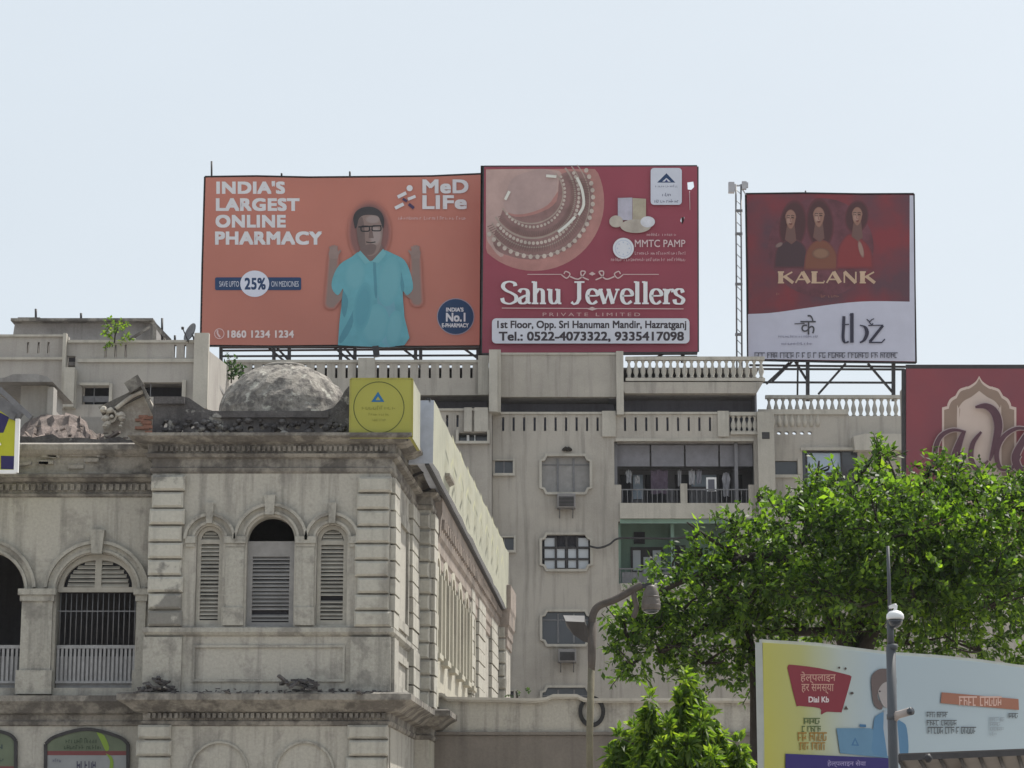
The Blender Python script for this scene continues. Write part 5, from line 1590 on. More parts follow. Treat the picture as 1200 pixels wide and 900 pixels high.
obj('logo_lettering', m, ink((.035, .035, .06)), pan)
put_lines('hindi_address', [('~d3,3,4,1,1,1,1,2,5,6,2,5', (884, 1052, 413, 419.5))], pl, o2, (.06, .06, .08), pan, .01)
supports(bb, pl, 112.5, (946.5, 1047), 423, 470, [((905, 447), (928, 424)), ((932, 424), (947, 448)), ((959, 462), (991, 426)), ((1017, 426), (1047, 461)), ((898, 450), (925, 425))],
         [((890, 448), (1047, 448.5)), ((878, 428), (1072, 430)), ((890, 432.5), (1060, 433))], 2.4, .17)
m = MB(); m.tube([P(935, 424, 113), P(934.5, 463, 113)], .05, 6); m.tube([P(944, 228, 112.6), P(944, 223.5, 112.6)], .04, 6); obj('rod', m, IRON, bb)

# lattice mast beside it
Ym = 112
ms = thing('lattice_mast', 'slim grey ladder-like mast with small antennas left of the dark red billboard', 'mast', tuple(P(866, 422, Ym)))
m = MB()
for x in (862.3, 868.3): m.tube([P(x + 1.2, 440, Ym), P(x, 216, Ym)], .045, 6)
for y in (247, 274, 333, 392): m.bar(P(861.5, y, Ym), P(870, y, Ym), .12)
obj('pole', m, STEELG, ms)
m = MB()
for k in range(16):
    m.tube([P(862.5, 222 + k * 12.5, Ym), P(868.5, 228 + k * 12.5, Ym)], .018, 5)
obj('lacing', m, STEELG, ms)
m = MB(); m.bar(P(856, 218, Ym), P(875, 217, Ym), .07)
for x, y0, y1, w in ((857, 214, 226, .28), (860, 216, 224, .16), (872, 213, 222, .22), (875, 214, 220, .14)): m.bar(P(x, y1, Ym - .1), P(x, y0, Ym - .1), w)
m.bar(P(868, 219, Ym), P(874, 228, Ym), .05)
obj('antenna', m, paint('pale_grey_plastic', (.4, .41, .44), .5), ms)

# ------------------------------------------------------------------ red shop sign with a cusped arch and big letters
YS = 96.0
pl = YP(YS)
sg = thing('shop_sign', 'dark red shop sign with a beige cusped arch and big maroon letters', 'shop sign', tuple(P(1160, 610, YS)))
REDS = printmat('dull_red_sheet', ((.175, .052, .07), (.225, .052, .066)), .3)
pts = [pl.at(*q) for q in [(1062, 432), (1330, 432), (1330, 640), (1062, 640)]]
m = MB(); m.plate([[(q.x, q.z) for q in pts]], lambda a, b, c: (a, YS + c, b), .25); pan = obj('panel', m, REDS, sg)
m = MB(); m.bar(pts[0] + Vector((0, .1, 0)), pts[1] + Vector((0, .1, 0)), .1, .36); m.bar(pts[0] + Vector((0, .12, 0)), pts[3] + Vector((0, .12, 0)), .1, .34); obj('frame', m, IRON, sg)
half = smooth_pts([(0, 440.5), (4, 447), (12, 452.5), (16, 453)], 4) + smooth_pts([(16, 453.5), (23, 456), (27, 462), (28, 464)], 4) + smooth_pts([(28.5, 464), (34, 467.5), (37, 473), (37.5, 476)], 4) + [(43.5, 477.5), (43.5, 640)]
def archloop(k, dy, sc=1.0):
    R = [(1147.5 + a * sc, 440 + (b - 440) + dy) for a, b in half]
    L = [(1147.5 - a * sc, 440 + (b - 440) + dy) for a, b in reversed(half)]
    return [q if q[1] < 638 else (q[0], 638) for q in R + L]
put_art('arch_outline', [archloop(0, 0)], pl, o2, (.52, .42, .38), pan)
inn_ = [(1147.5 + (x - 1147.5) * .945, y + 2.8) for x, y in archloop(0, 0)]
put_art('arch_field', [[(x, min(y, 637)) for x, y in inn_]], pl, o3, (.25, .18, .145), pan)
hi = smooth_pts([(0, 458), (9, 465), (18, 470), (24, 478), (26, 488), (26, 637)], 4)
def inner(dx, dy):
    R = [(1147.5 + max(a - dx, 0), min(b + dy, 637)) for a, b in hi]
    return R + [(2 * 1147.5 - x, y) for x, y in reversed(R)]
put_art('arch_outline', [inner(0, 0)], pl, o4, (.50, .41, .37), pan)
put_art('arch_field', [inner(2.6, 3.2)], pl, o5, (.24, .165, .135), pan)
# raised letters: dark face over a pale edge
def brush(pts, w0, w1):
    L = smooth_pts(pts, 6); n = len(L)
    return L, (lambda dx, dy, t: w0 + (w1 - w0) * math.sin(math.pi * min(max(t, .02), .98)) ** .8)
strokes = [([(1132, 506), (1116, 504), (1102, 512), (1096, 530), (1102, 548), (1116, 546), (1126, 530)], 1.5, 7),
           ([(1130, 505), (1124, 520), (1119, 538), (1124, 552), (1136, 546)], 3, 11),
           ([(1150, 506), (1140, 520), (1138, 538), (1146, 550), (1158, 540)], 2, 8),
           ([(1143, 477), (1156, 476), (1166, 484), (1170, 500), (1166, 520), (1160, 540)], 1.5, 12),
           ([(1210, 504), (1192, 502), (1176, 512), (1168, 530), (1172, 548), (1186, 548), (1196, 534)], 1.5, 7),
           ([(1206, 504), (1198, 518), (1190, 536), (1196, 550), (1212, 546)], 3, 11)]
for dep, extra, colr, nm in ((.10, 3.2, (.42, .33, .33), 'letter_edge'), (.16, 0, (.085, .04, .055), 'letter')):
    m = MB()
    for k, (p, a, b) in enumerate(strokes):
        L, wf = brush(p, a + extra * .7, b * .82 + extra * .7)
        m.ribbon(L, wf, pl, o5 + dep + .012 * k)
    obj(nm, m, ink(colr, .15), sg)
m = MB()
for y, hh in ((566, 5), (578, 4)):
    a, b = pl.at(1095, y), pl.at(1330, y); m.box(a.x, b.x, YS - .5, YS - .01, a.z - .08, a.z + .08)
obj('shelf', m, paint('pale_pink_ledge', (.42, .33, .32)), sg)
sb = thing('shop_block', 'plain concrete block carrying the dark red arch sign', 'building', tuple(P(1190, 900, YS + .3)))
m = MB(); a, b = P(1064, 560, YS + .26), P(1330, 560, YS + .26)
m.box(a.x, b.x + 4, YS + .26, YS + 1.6, 0, Z(450, YS)); obj('wall', m, APT, sb)
m = MB(); m.box(a.x - .2, b.x + 4.2, YS - .6, YS + 1.8, Z(655, YS), Z(646, YS)); obj('ledge', m, APT2, sb)

# ------------------------------------------------------------------ yellow corner sign box and the long board beside it
YBX = 56.55
pl = YP(YBX)
YEL = printmat('olive_yellow_sheet', ((.31, .305, .06), (.36, .35, .075)), .5)
PALEY = weathered('sunlit_cream_sheet', (.37, .37, .30), (.27, .275, .23), .45, .6, (.45, .65), .3, .06, bump=.15)
cs = thing('corner_sign', 'square olive yellow sign box with a blue triangle on the colonial corner', 'sign', tuple(P(446, 514, YBX)))
a = P(410.5, 478, YBX); b = P(483, 478, YBX); z0 = Z(512.5, YBX); z1 = Z(444, YBX)
m = MB(); m.add([(a.x, YBX, z0), (b.x, YBX, z0), (b.x, YBX, z1), (a.x, YBX, z1)], [(0, 1, 2, 3)])
e = Vector((b.x, YBX, 0)) + SD * 1.9
a2 = Vector((a.x, YBX, 0)) + SD * 1.9
m.add([(a.x, YBX, z0), (a.x, YBX, z1), (a2.x, a2.y, z1), (a2.x, a2.y, z0)], [(0, 1, 2, 3)])
m.add([(a.x, YBX, z1), (b.x, YBX, z1), (e.x, e.y, z1), (a2.x, a2.y, z1), (a.x, YBX, z0), (b.x, YBX, z0), (e.x, e.y, z0), (a2.x, a2.y, z0)], [(0, 1, 2, 3), (7, 6, 5, 4)])
pan = obj('front_panel', m, YEL, cs)
m = MB(); m.add([(b.x + .004, YBX, z0), (e.x + .004, e.y, z0), (e.x + .004, e.y, z1), (b.x + .004, YBX, z1)], [(0, 1, 2, 3)]); obj('side_panel', m, PALEY, cs)
m = MB()
for p_, q_ in (((a.x, z0), (b.x, z0)), ((a.x, z1), (b.x, z1)), ((a.x, z0), (a.x, z1)), ((b.x, z0), (b.x, z1))):
    m.bar((p_[0], YBX + .02, p_[1]), (q_[0], YBX + .02, q_[1]), .05, .05)
obj('frame', m, paint('dull_brass_edge', (.30, .28, .06)), cs)
m = MB(); m.ribbon(ell(444, 477.5, 29.5, 30, 48), 1.1, pl, .03, True); obj('ring', m, ink((.10, .11, .03)), pan)
put_art('triangle', [[[(443, 459), (450.5, 471), (435, 471)], [(443, 464.5), (446, 469), (440, 469)]]], pl, .03, (.02, .13, .30), pan)
put_lines('lettering', [('~l9', (424, 463, 475.5, 480)), ('~l4,5', (432, 456, 484, 487)), ('~l3,3', (436, 452, 491, 493.5))], pl, .03, (.24, .235, .05), pan, .01)
m = MB()
for k in range(9):
    c0 = P(415 + k * 7.5, 514, YBX + .15); m.box(c0.x - .07, c0.x + .07, c0.y - .05, c0.y + .1, c0.z - .04, c0.z + .06)
obj('fixing_clip', m, IRON, cs)

# long board along the side cornice
s0 = P(508, 505, 59.2)
O = Vector((s0.x, 59.2, 0))
zt, zb = Z(469, 59.2), Z(543, 59.2)
lb = thing('long_signboard', 'long cream signboard running back along the side cornice of the colonial building', 'signboard', (O.x, O.y, zb))
LEN = 29.5
m = MB()
segs = 24
vs = []
for i in range(segs + 1):
    q = O + SD * (LEN * i / segs) + SN * (.012 * math.sin(i * 1.3) + .008 * math.sin(i * 2.7))
    zb_ = zb - .62 * (i / segs) ** 1.2
    for z in (zb_, zb_ + (zt - zb_) * .5, zt):
        off_ = .012 * math.sin(i * 2.1 + z)
        vs.append((q.x + SN.x * off_, q.y + SN.y * off_, z + .006 * math.sin(i * 1.9)))
fs = []
for i in range(segs):
    for k in range(2): fs.append((i * 3 + k, (i + 1) * 3 + k, (i + 1) * 3 + k + 1, i * 3 + k + 1))
m.add(vs, fs, True)
m.add([(x - SN.x * .3, y - SN.y * .3, z) for x, y, z in vs], [tuple(reversed(f)) for f in fs])
q0 = vs[0]; q2 = vs[2]; qe = vs[-3]; qe2 = vs[-1]
sh = lambda q, d=.3: (q[0] - SN.x * d, q[1] - SN.y * d, q[2])
obj('panel', m, PALEY, lb)
m = MB(); m.add([sh(q0, .62), q0, q2, sh(q2, .42)], [(0, 1, 2, 3)]); m.add([sh(q0, .62), q0, (q0[0], q0[1] + .2, q0[2]), (sh(q0, .62)[0], q0[1] + .2, q0[2])], [(3, 2, 1, 0)])
for i in range(segs):
    b0_, b1_ = vs[i * 3], vs[(i + 1) * 3]
    m.add([b0_, b1_, sh(b1_, .42), sh(b0_, .42)], [(3, 2, 1, 0)])
obj('end_cap', m, paint('pale_blue_sheet', (.42, .45, .52)), lb)
m = MB()
m.bar(Vector(vs[2]) - SN * .15, Vector(vs[-1]) - SN * .15, .12)
m.bar(Vector(vs[0]) - SN * .15, Vector(vs[-3]) - SN * .15, .1)
for i in range(1, segs, 2):
    q = Vector(vs[i * 3]) - SN * .4
    m.bar(q, q - SN * .5 + Vector((0, 0, -.2)), .07)
for i in range(2, segs, 3):
    q = Vector(vs[i * 3 + 2]) - SN * .2; m.box(q.x - .12, q.x + .06, q.y - .08, q.y + .08, q.z - .1, q.z + .16)
obj('frame', m, IRON, lb)
m = MB()
class SidePlane(Plane): pass
for i in range(9):
    a0 = 3.0 + i * 2.5
    for k, lp in enumerate(([(0, .3), (.6, .5), (1.0, .25), (.9, .2), (.6, .42), (.1, .2)], [(.4, .85), (1.2, .75), (1.25, .68), (.42, .78)])):
        v_ = [tuple(O + SD * (a0 + p * 1.3) + SN * .17 + Vector((0, 0, zb + q * (zt - zb)))) for p, q in lp]
        m.add(v_, [tuple(range(len(v_)))])
obj('faded_lettering', m, paint('faded_grey_mark', (.40, .40, .27)), lb)

# ------------------------------------------------------------------ roadside sign at the left edge
YQ = 56.0
pl = YP(YQ)
rs_ = thing('roof_sign', 'yellow and navy sign in a white frame at the left edge of the cornice', 'sign', tuple(P(8, 555, YQ)))
m = MB(); pts = [pl.at(*q) for q in [(-60, 450), (20, 490), (18.5, 551), (-60, 551)]]
m.plate([[(q.x, q.z) for q in pts]], lambda a, b, c: (a, YQ + c, b), .08); pan = obj('panel', m, ink((.44, .45, .03), .1), rs_)
put_art('navy_field', [[(-59, 453), (11, 489), (4, 507), (-59, 511)], [(1, 534), (17.5, 534.5), (16.5, 550), (1, 549.5)]], pl, .012, (.03, .025, .10), pan)
m = MB(); m.bar(P(21, 491, YQ), P(19, 554, YQ), .1); m.bar(P(19, 553, YQ), P(-60, 553, YQ), .09); m.bar(P(-60, 551, YQ - .05), P(1, 520, YQ - .05), .05)
obj('frame', m, WHITE, rs_)
m = MB(); m.bar(P(-60, 402, YQ - .3), P(37, 490, YQ - .3), .14, .12); m.bar(P(-60, 432, YQ + .1), P(24, 489, YQ + .1), .22, .3); m.bar(P(12, 487, YQ), P(18, 489, YQ), .16)
obj('strut', m, STEELG, rs_)

# arched shop boards in the ground floor arcade
def arched_sign(px0, px1, ytop, yband, yshoulder, lab, words):
    Yz = YW - .06; pl = YP(Yz)
    r = thing('arched_shop_board', lab, 'shop board', tuple(P((px0 + px1) / 2, 960, Yz)))
    cx = (px0 + px1) / 2
    lp = [(px0, 960), (px0, yshoulder)] + smooth_pts([(px0, yshoulder), (px0 + 12, yshoulder - 9), (cx, ytop), (px1 - 12, yshoulder - 9), (px1, yshoulder)], 5)[1:] + [(px1, 960)]
    pts = [pl.at(*q) for q in lp]
    m = MB(); m.plate([[(q.x, q.z) for q in pts]], lambda a, b, c: (a, Yz + c, b), .055); pan = obj('panel', m, ink((.25, .26, .27), .2), r)
    put_art('green_top', [[(px0 + 1.5, yband - 1), (px0 + 1.5, yshoulder + .5)] + [(min(max(x, px0 + 1.5), px1 - 1.5), y + 1.5) for x, y in lp[2:-1]] + [(px1 - 1.5, yband - 1)]], pl, .012, (.12, .145, .10), pan, .3)
    put_art('red_band', [[(px0 + 1, yband - 2), (px1 - 1, yband - 2), (px1 - 1, yband + 3), (px0 + 1, yband + 3)]], pl, .024, (.17, .055, .058), pan)
    for s, rc_, cc in words: put_lines('lettering', [(s, rc_)], pl, .03, cc, pan, .02)
    m = MB()
    for u_, v_ in zip(pts[1:-1], pts[2:]):
        m.bar(u_, v_, .06, .08)
    m.bar(pts[0], pts[1], .06, .08); obj('frame', m, IRON, r)
    return r, pan, pl
r, pan, pl = arched_sign(53.5, 150, 854.5, 882, 872, 'arched shop board with green top, red band and yellow streak below the barred arch',
            [('~l6,5', (77, 113, 865, 871), (.03, .05, .03)), ('~l7,5', (75, 118, 873, 878), (.03, .05, .03)), ('~l5', (90, 112, 892, 902), (.06, .06, .1)), ('~l4', (62, 71, 889, 893), (.1, .1, .16))])
put_art('streak', [smooth_pts([(124, 883), (131, 887), (133, 896), (130, 908), (127, 906), (129, 892), (124, 883)], 4), smooth_pts([(113, 858), (122, 862), (128, 876), (124, 880), (118, 868), (113, 858)], 3)], pl, .036, (.20, .30, .05), pan)
arched_sign(-90, 18.5, 852, 900, 868, 'grey green arched shop board cut by the left edge of the picture', [('~l5', (-40, 3, 872, 880), (.05, .07, .07)), ('~l7', (-40, 4, 886, 892), (.05, .07, .07))])

# ------------------------------------------------------------------ curved-bay helpline hoarding and shelter roof
hA = P(894, 850, 26.0); hB = P(1200, 830, 29.4)
HU = Vector((hB.x - hA.x, hB.y - hA.y, 0)).normalized()
HP = Plane((hA.x, hA.y, 0), (HU.y, -HU.x, 0)); HN = HP.n
def adprint():
    m, t, b = new_mat('yellow_to_white_print')
    N = t.nodes; L = t.links
    tc = N.new('ShaderNodeTexCoord'); d = N.new('ShaderNodeVectorMath'); d.operation = 'DOT_PRODUCT'
    d.inputs[1].default_value = tuple(HU)
    L.new(tc.outputs['Object'], d.inputs[0])
    n = N.new('ShaderNodeTexNoise'); n.inputs['Scale'].default_value = .7; n.inputs['Detail'].default_value = 3
    L.new(tc.outputs['Object'], n.inputs['Vector'])
    a = N.new('ShaderNodeMath'); a.operation = 'MULTIPLY_ADD'; a.inputs[1].default_value = .5; L.new(n.outputs[0], a.inputs[0]); L.new(d.outputs['Value'], a.inputs[2])
    mr = N.new('ShaderNodeMapRange'); mr.inputs['From Min'].default_value = .2; mr.inputs['From Max'].default_value = 2.2; L.new(a.outputs[0], mr.inputs['Value'])
    r = N.new('ShaderNodeValToRGB')
    r.color_ramp.elements[0].color = (.44, .41, .06, 1); r.color_ramp.elements[1].color = (.385, .465, .51, 1)
    e = r.color_ramp.elements.new(.35); e.color = (.41, .405, .14, 1); e = r.color_ramp.elements.new(.72); e.color = (.42, .47, .44, 1)
    L.new(mr.outputs[0], r.inputs[0]); L.new(r.outputs[0], b.inputs['Base Color']); b.inputs['Roughness'].default_value = .45
    return m
hb = thing('hoarding', 'yellow and pale blue helpline hoarding with a red speech bubble in Hindi', 'hoarding', (hA.x, hA.y, 1.0))
m = MB()
tp = [HP.at(*q) for q in ((894, 753), (960, 757), (1040, 767), (1100, 771), (1150, 776), (1200, 783), (1290, 796))]
lp = [((q - hA).dot(HU), q.z) for q in tp]
lw = lp[-1][0]
m.plate([[(0, 2.2), (lw, 2.2)] + list(reversed(lp))], lambda a, b, c: tuple(hA * 1 + HU * a - HN * c + Vector((0, 0, b - hA.z))), .07)
pan = obj('panel', m, adprint(), hb)
m = MB()
for p, q in zip(lp[:-1], lp[1:]):
    m.bar(hA + HU * p[0] - HN * .035 + Vector((0, 0, p[1] - hA.z)), hA + HU * q[0] - HN * .035 + Vector((0, 0, q[1] - hA.z)), .03, .075)
m.bar(hA - HN * .035 + Vector((0, 0, 2.2 - hA.z)), hA - HN * .035 + Vector((0, 0, lp[0][1] - hA.z)), .03, .075)
obj('frame', m, paint('pale_metal_edge', (.42, .43, .40)), hb)
m = MB()
for a in (.25, 1.9, 3.5):
    q = hA + HU * a - HN * .14; m.bar((q.x, q.y, 0), (q.x, q.y, 3.9), .1)
obj('post', m, STEELG, hb)
h1, h2, h3 = .006, .012, .018
q7 = lambda a, b: (880 + a / 3.75, 720 + b / 3.75)
put_art('speech_bubble', [[q7(*p) for p in smooth_pts([(160, 235), (165, 224), (180, 221), (300, 236), (425, 265), (438, 272), (440, 285), (402, 418), (392, 430), (334, 428), (308, 440), (302, 412), (212, 402), (198, 392), (160, 235)], 3)]], HP, h1, (.23, .03, .045), pan)
put_lines('bubble_lettering', [('हेल्पलाइन', q7(218, 0)[:1] + q7(372, 0)[:1] + (q7(0, 252)[1], q7(0, 304)[1])), ('हर समस्या', q7(222, 0)[:1] + q7(364, 0)[:1] + (q7(0, 306)[1], q7(0, 350)[1]))], HP, h2, (.55, .32, .25), pan, .02)
put_lines('bubble_lettering', [('Dial Kb', (q7(254, 0)[0], q7(342, 0)[0], q7(0, 362)[1], q7(0, 386)[1]))], HP, h2, (.7, .6, .6), pan, .03)
put_lines('slogan_lettering', [('~d3', (q7(232, 0)[0], q7(304, 0)[0], q7(0, 455)[1], q7(0, 482)[1])), ('~d1,4', (q7(224, 0)[0], q7(308, 0)[0], q7(0, 490)[1], q7(0, 516)[1]))], HP, h2, (.10, .14, .05), pan, .02)
put_lines('slogan_lettering', [('~d2,4', (q7(206, 0)[0], q7(334, 0)[0], q7(0, 518)[1], q7(0, 556)[1])), ('~d2,3', (q7(214, 0)[0], q7(326, 0)[0], q7(0, 562)[1], q7(0, 596)[1]))], HP, h2, (.32, .17, .03), pan, .02)
put_art('navy_band', [[q7(152, 612), q7(606, 632), q7(606, 720), q7(152, 720)]], HP, h1, (.035, .025, .15), pan)
put_lines('band_lettering', [('हेल्पलाइन सेवा', (q7(336, 0)[0], q7(505, 0)[0], q7(0, 640)[1], q7(0, 672)[1]))], HP, h2, (.35, .3, .5), pan, .02)
put_art('printed_laptop', [[q7(376, 500), q7(520, 500), q7(606, 520), q7(606, 632), q7(392, 610)]], HP, h1, (.12, .24, .36), pan, .1)
put_art('laptop_mark', [[[q7(458, 540), q7(476, 578), q7(440, 576)], [q7(458, 552), q7(466, 572), q7(450, 571)]], [q7(478, 482), q7(506, 484), q7(506, 496), q7(478, 494)]], HP, h2, (.06, .16, .30), pan)
put_art('printed_woman_dress', [[q7(*p) for p in smooth_pts([(560, 440), (590, 430), (660, 470), (685, 500), (692, 612), (664, 624), (540, 616), (536, 540), (542, 460), (560, 440)], 3)]], HP, h2, (.10, .22, .36), pan)
put_art('printed_woman_apron', [[q7(584, 420), q7(640, 440), q7(650, 560), q7(655, 622), q7(600, 622), q7(582, 500)]], HP, h3, (.36, .40, .44), pan)
put_art('printed_woman_face', [[q7(*p) for p in smooth_pts([(556, 330), (566, 370), (580, 400), (600, 410), (625, 390), (632, 330), (600, 290), (570, 300), (556, 330)], 3)]], HP, h3 + .004, (.38, .34, .33), pan)
put_art('printed_woman_hair', [[q7(*p) for p in smooth_pts([(528, 300), (532, 268), (556, 244), (590, 238), (625, 250), (640, 280), (636, 330), (610, 296), (580, 304), (560, 334), (558, 366), (578, 402), (574, 418), (552, 410), (536, 380), (528, 300)], 3)]], HP, h3 + .01, (.14, .105, .10), pan)
put_art('printed_woman_eye', [[q7(*p) for p in ell(566, 338, 5, 4, 10)], [q7(*p) for p in ell(606, 340, 5, 4, 10)]], HP, h3 + .016, (.06, .05, .06), pan)
put_art('bubble_mark', [[q7(*p) for p in ell(388, 234, 5, 5, 8)], [q7(*p) for p in ell(416, 238, 5, 6, 8)], [q7(*p) for p in ell(444, 346, 8, 6, 8)], [q7(408, 418), q7(418, 400), q7(428, 418)]], HP, h2, (.08, .06, .05), pan)
put_art('orange_strip', [[q7(838, 342), q7(1176, 372), q7(1178, 420), q7(834, 390)]], HP, h1, (.34, .145, .095), pan)
put_lines('strip_lettering', [('~d4,5', (q7(914, 0)[0], q7(1102, 0)[0], q7(0, 360)[1], q7(0, 402)[1]))], HP, h2, (.62, .42, .36), pan, .02)
put_lines('notice_lettering', [('~d3,4', (q7(772, 0)[0], q7(866, 0)[0], q7(0, 428)[1], q7(0, 452)[1])), ('~d4,5', (q7(772, 0)[0], q7(904, 0)[0], q7(0, 464)[1], q7(0, 488)[1])), ('~d5,3,1,5', (q7(776, 0)[0], q7(990, 0)[0], q7(0, 494)[1], q7(0, 524)[1])), ('~d3', (q7(1132, 0)[0], q7(1174, 0)[0], q7(0, 434)[1], q7(0, 456)[1]))], HP, h2, (.09, .10, .11), pan, .01)
put_lines('notice_figures', [('~d4,2', (q7(1050, 0)[0], q7(1114, 0)[0], q7(0, 452)[1], q7(0, 470)[1])), ('~d3', (q7(1050, 0)[0], q7(1096, 0)[0], q7(0, 474)[1], q7(0, 490)[1])), ('~d4', (q7(1050, 0)[0], q7(1112, 0)[0], q7(0, 496)[1], q7(0, 510)[1])), ('~l3', (q7(1050, 0)[0], q7(1080, 0)[0], q7(0, 516)[1], q7(0, 532)[1]))], HP, h2, (.30, .34, .38), pan)

# shelter roof under the hoarding
sh_ = thing('shelter', 'dark ribbed shelter roof under the pale half of the hoarding', 'shelter', tuple(P(1160, 1000, 25)))
m = MB()
f0 = P(1053, 887, 25.0); f1 = P(1300, 877, 27.3)
b0 = f0 + Vector((.25, 1.35, -.16)); b1 = f1 + Vector((.25, 1.35, -.16))
m.hexa([f0, f1, f1 + Vector((0, 0, .035)), f0 + Vector((0, 0, .035)), b0, b1, b1 + Vector((0, 0, .035)), b0 + Vector((0, 0, .035))])
obj('roof', m, paint('brown_grey_roof_sheet', (.10, .085, .078), .6, .2, 2), sh_)
m = MB()
m.bar(f0 - Vector((0, .02, .01)), f1 - Vector((0, .02, .01)), .05, .06)
for i in range(12):
    t_ = i / 11; a = f0.lerp(f1, t_); b = b0.lerp(b1, min(1, t_ + .04)); m.tube([a - Vector((0, 0, .03)), b - Vector((0, 0, .03))], .022, 6)
m.lathe((f0.x + .3, f0.y - .03, f0.z - .02), [(.02, -.04), (.05, 0), (.02, .05)], 10)
obj('rib', m, IRON, sh_)
m = MB()
for t_ in (.25, .7):
    q = b0.lerp(b1, t_); m.tube([(q.x, q.y - .3, 0), (q.x, q.y - .3, q.z + .02)], .05, 8)
obj('post', m, STEELG, sh_)

# ------------------------------------------------------------------ camera pole
YC = 23.0
cp = thing('camera_pole', 'slim grey pole with two security cameras in front of the hoarding', 'pole', tuple(P(1046, 1020 + 1.7 / 23 * F, YC)))
b0 = P(1047.5, 900, YC); b0.z = 0
m = MB(); m.tube([b0, P(1046.5, 880, YC), P(1044, 758, YC)], .047, 12); m.tube([P(1044, 759, YC), P(1043, 725, YC)], .034, 10); m.tube([P(1043, 726, YC), P(1040.5, 640, YC)], [.020, .015], 10)
for y in (840, 758): 
    q = P(1045.5, y, YC); m.tube([q - Vector((0, 0, .025)), q + Vector((0, 0, .025))], .053, 12)
obj('post', m, paint('grey_pole_paint', (.085, .09, .10), .55), cp)
q = P(1049, 722, YC - .05)
m = MB(); m.lathe(tuple(q), [(.02, .055), (.055, .045), (.082, .015), (.086, -.015), (.08, -.03)], 18); m.bar(P(1042, 712, YC), P(1050, 709, YC - .05), .03); m.bar(P(1050, 709, YC - .05), q + Vector((0, 0, .05)), .03)
dcam = obj('dome_camera', m, WHITE, cp)
m = MB(); m.lathe((q.x, q.y, q.z - .036), [(.025, -.075), (.055, -.052), (.07, -.02), (.072, 0)], 18); obj('lens', m, PANED, dcam)
q = P(1060, 836, YC - .1)
m = MB(); m.tube([P(1049, 843, YC - .02), P(1053, 838, YC - .06), q + Vector((-.04, .05, -.01))], .028, 8); m.tube([q + Vector((-.09, .12, -.02)), q + Vector((.03, -.1, .01))], .038, 12)
bc = obj('bullet_camera', m, paint('beige_plastic', (.42, .36, .33), .5), cp)
m = MB(); m.tube([q + Vector((.03, -.1, .01)), q + Vector((.045, -.13, .013))], [.034, .038], 12); obj('lens', m, PANED, bc)

# ------------------------------------------------------------------ street lamp
YT = 32.0
sl = thing('street_lamp', 'old street lamp with two drooping heads on a yellowish pole', 'street lamp', tuple(P(691, 1020 + 1.7 / 32 * F, YT)))
bz = P(690, 900, YT); bz.z = 0
m = MB(); m.tube([bz, P(691, 860, YT), P(693, 782, YT)], .046, 12); obj('pole', m, weathered('mustard_pole_paint', (.165, .148, .105), (.10, .09, .07), 2, .6), sl)
m = MB(); m.tube([P(693, 786, YT), P(693.5, 772, YT), P(694, 730, YT)], [.045, .055, .06], 12)
m.tube([P(*q, YT) for q in smooth_pts([(694, 740), (694.5, 722), (702, 710), (722, 702), (745, 689), (752, 686)], 5)], .052, 10)
m.tube([P(*q, YT) for q in smooth_pts([(693, 750), (688, 738), (680, 733)], 4)], .045, 8)
m.tube([P(*q, YT) for q in smooth_pts([(742, 691), (744, 703), (746, 712), (742, 724)], 4)], [.036] * 12 + [.03], 8)
ARM = weathered('rusty_grey_arm', (.105, .09, .08), (.06, .05, .046), 3, .7)
obj('arm', m, ARM, sl)
def lamp_head(c, ax, up, L, w, h, name):
    """cobra-type lamp housing: domed top, flat underside lens"""
    ax = Vector(ax).normalized(); s = ax.cross(Vector(up)).normalized(); u = s.cross(ax).normalized(); c = Vector(c)
    vs = []; fs = []; n = 12
    for i in range(9):
        t_ = i / 8
        k = (.35 + .65 * math.sin(min(1, t_ * 1.25) * math.pi / 2)) * (1 if t_ < .8 else math.sqrt(max(0.05, 1 - ((t_ - .8) / .2) ** 2 * .9)))
        for j in range(n):
            a = j * math.tau / n
            y = math.sin(a) * h * k
            if y < 0: y *= .35
            vs.append(c + ax * (L * t_) + s * (math.cos(a) * w * k) + u * y)
    for i in range(8):
        for j in range(n): fs.append((i * n + j, i * n + (j + 1) % n, (i + 1) * n + (j + 1) % n, (i + 1) * n + j))
    fs += [tuple(range(n - 1, -1, -1)), tuple(range(8 * n, 9 * n))]
    m = MB(); m.add(vs, fs, True)
    o = obj(name, m, paint('weathered_lamp_housing', (.15, .125, .11), .5, .3, 6), sl)
    vs = [c + ax * (L * (.25 + .68 * i / 10)) + s * (sg * w * .8 * (1 if i < 8 else .8)) - u * (h * .36 + .01) for sg in (1, -1) for i in range(11)]
    fs = [(i, i + 1, 11 + i + 1, 11 + i) for i in range(10)]
    m = MB(); m.add(vs, fs); m.add([v + u * .02 for v in vs], [tuple(reversed(f)) for f in fs])
    obj('lens', m, PANED, o)
m = MB(); hb_ = P(763, 715, YT)
m.lathe(tuple(hb_), [(.120, 0), (.128, .03), (.125, .12), (.108, .19), (.104, .24), (.075, .29), (.07, .32), (.03, .34)], 20)
for k_ in range(3):
    m.lathe((hb_.x, hb_.y, hb_.z + .06 + .055 * k_), [(.128 - .006 * k_, 0), (.133 - .006 * k_, .008), (.128 - .006 * k_, .016)], 20)
bell = obj('lamp_head', m, paint('weathered_lamp_housing', (.115, .098, .088), .5, .35, 6), sl)
m = MB(); m.lathe((hb_.x, hb_.y, hb_.z - .05), [(.03, 0), (.07, .01), (.10, .03), (.115, .049)], 20); obj('lens', m, PANED, bell)
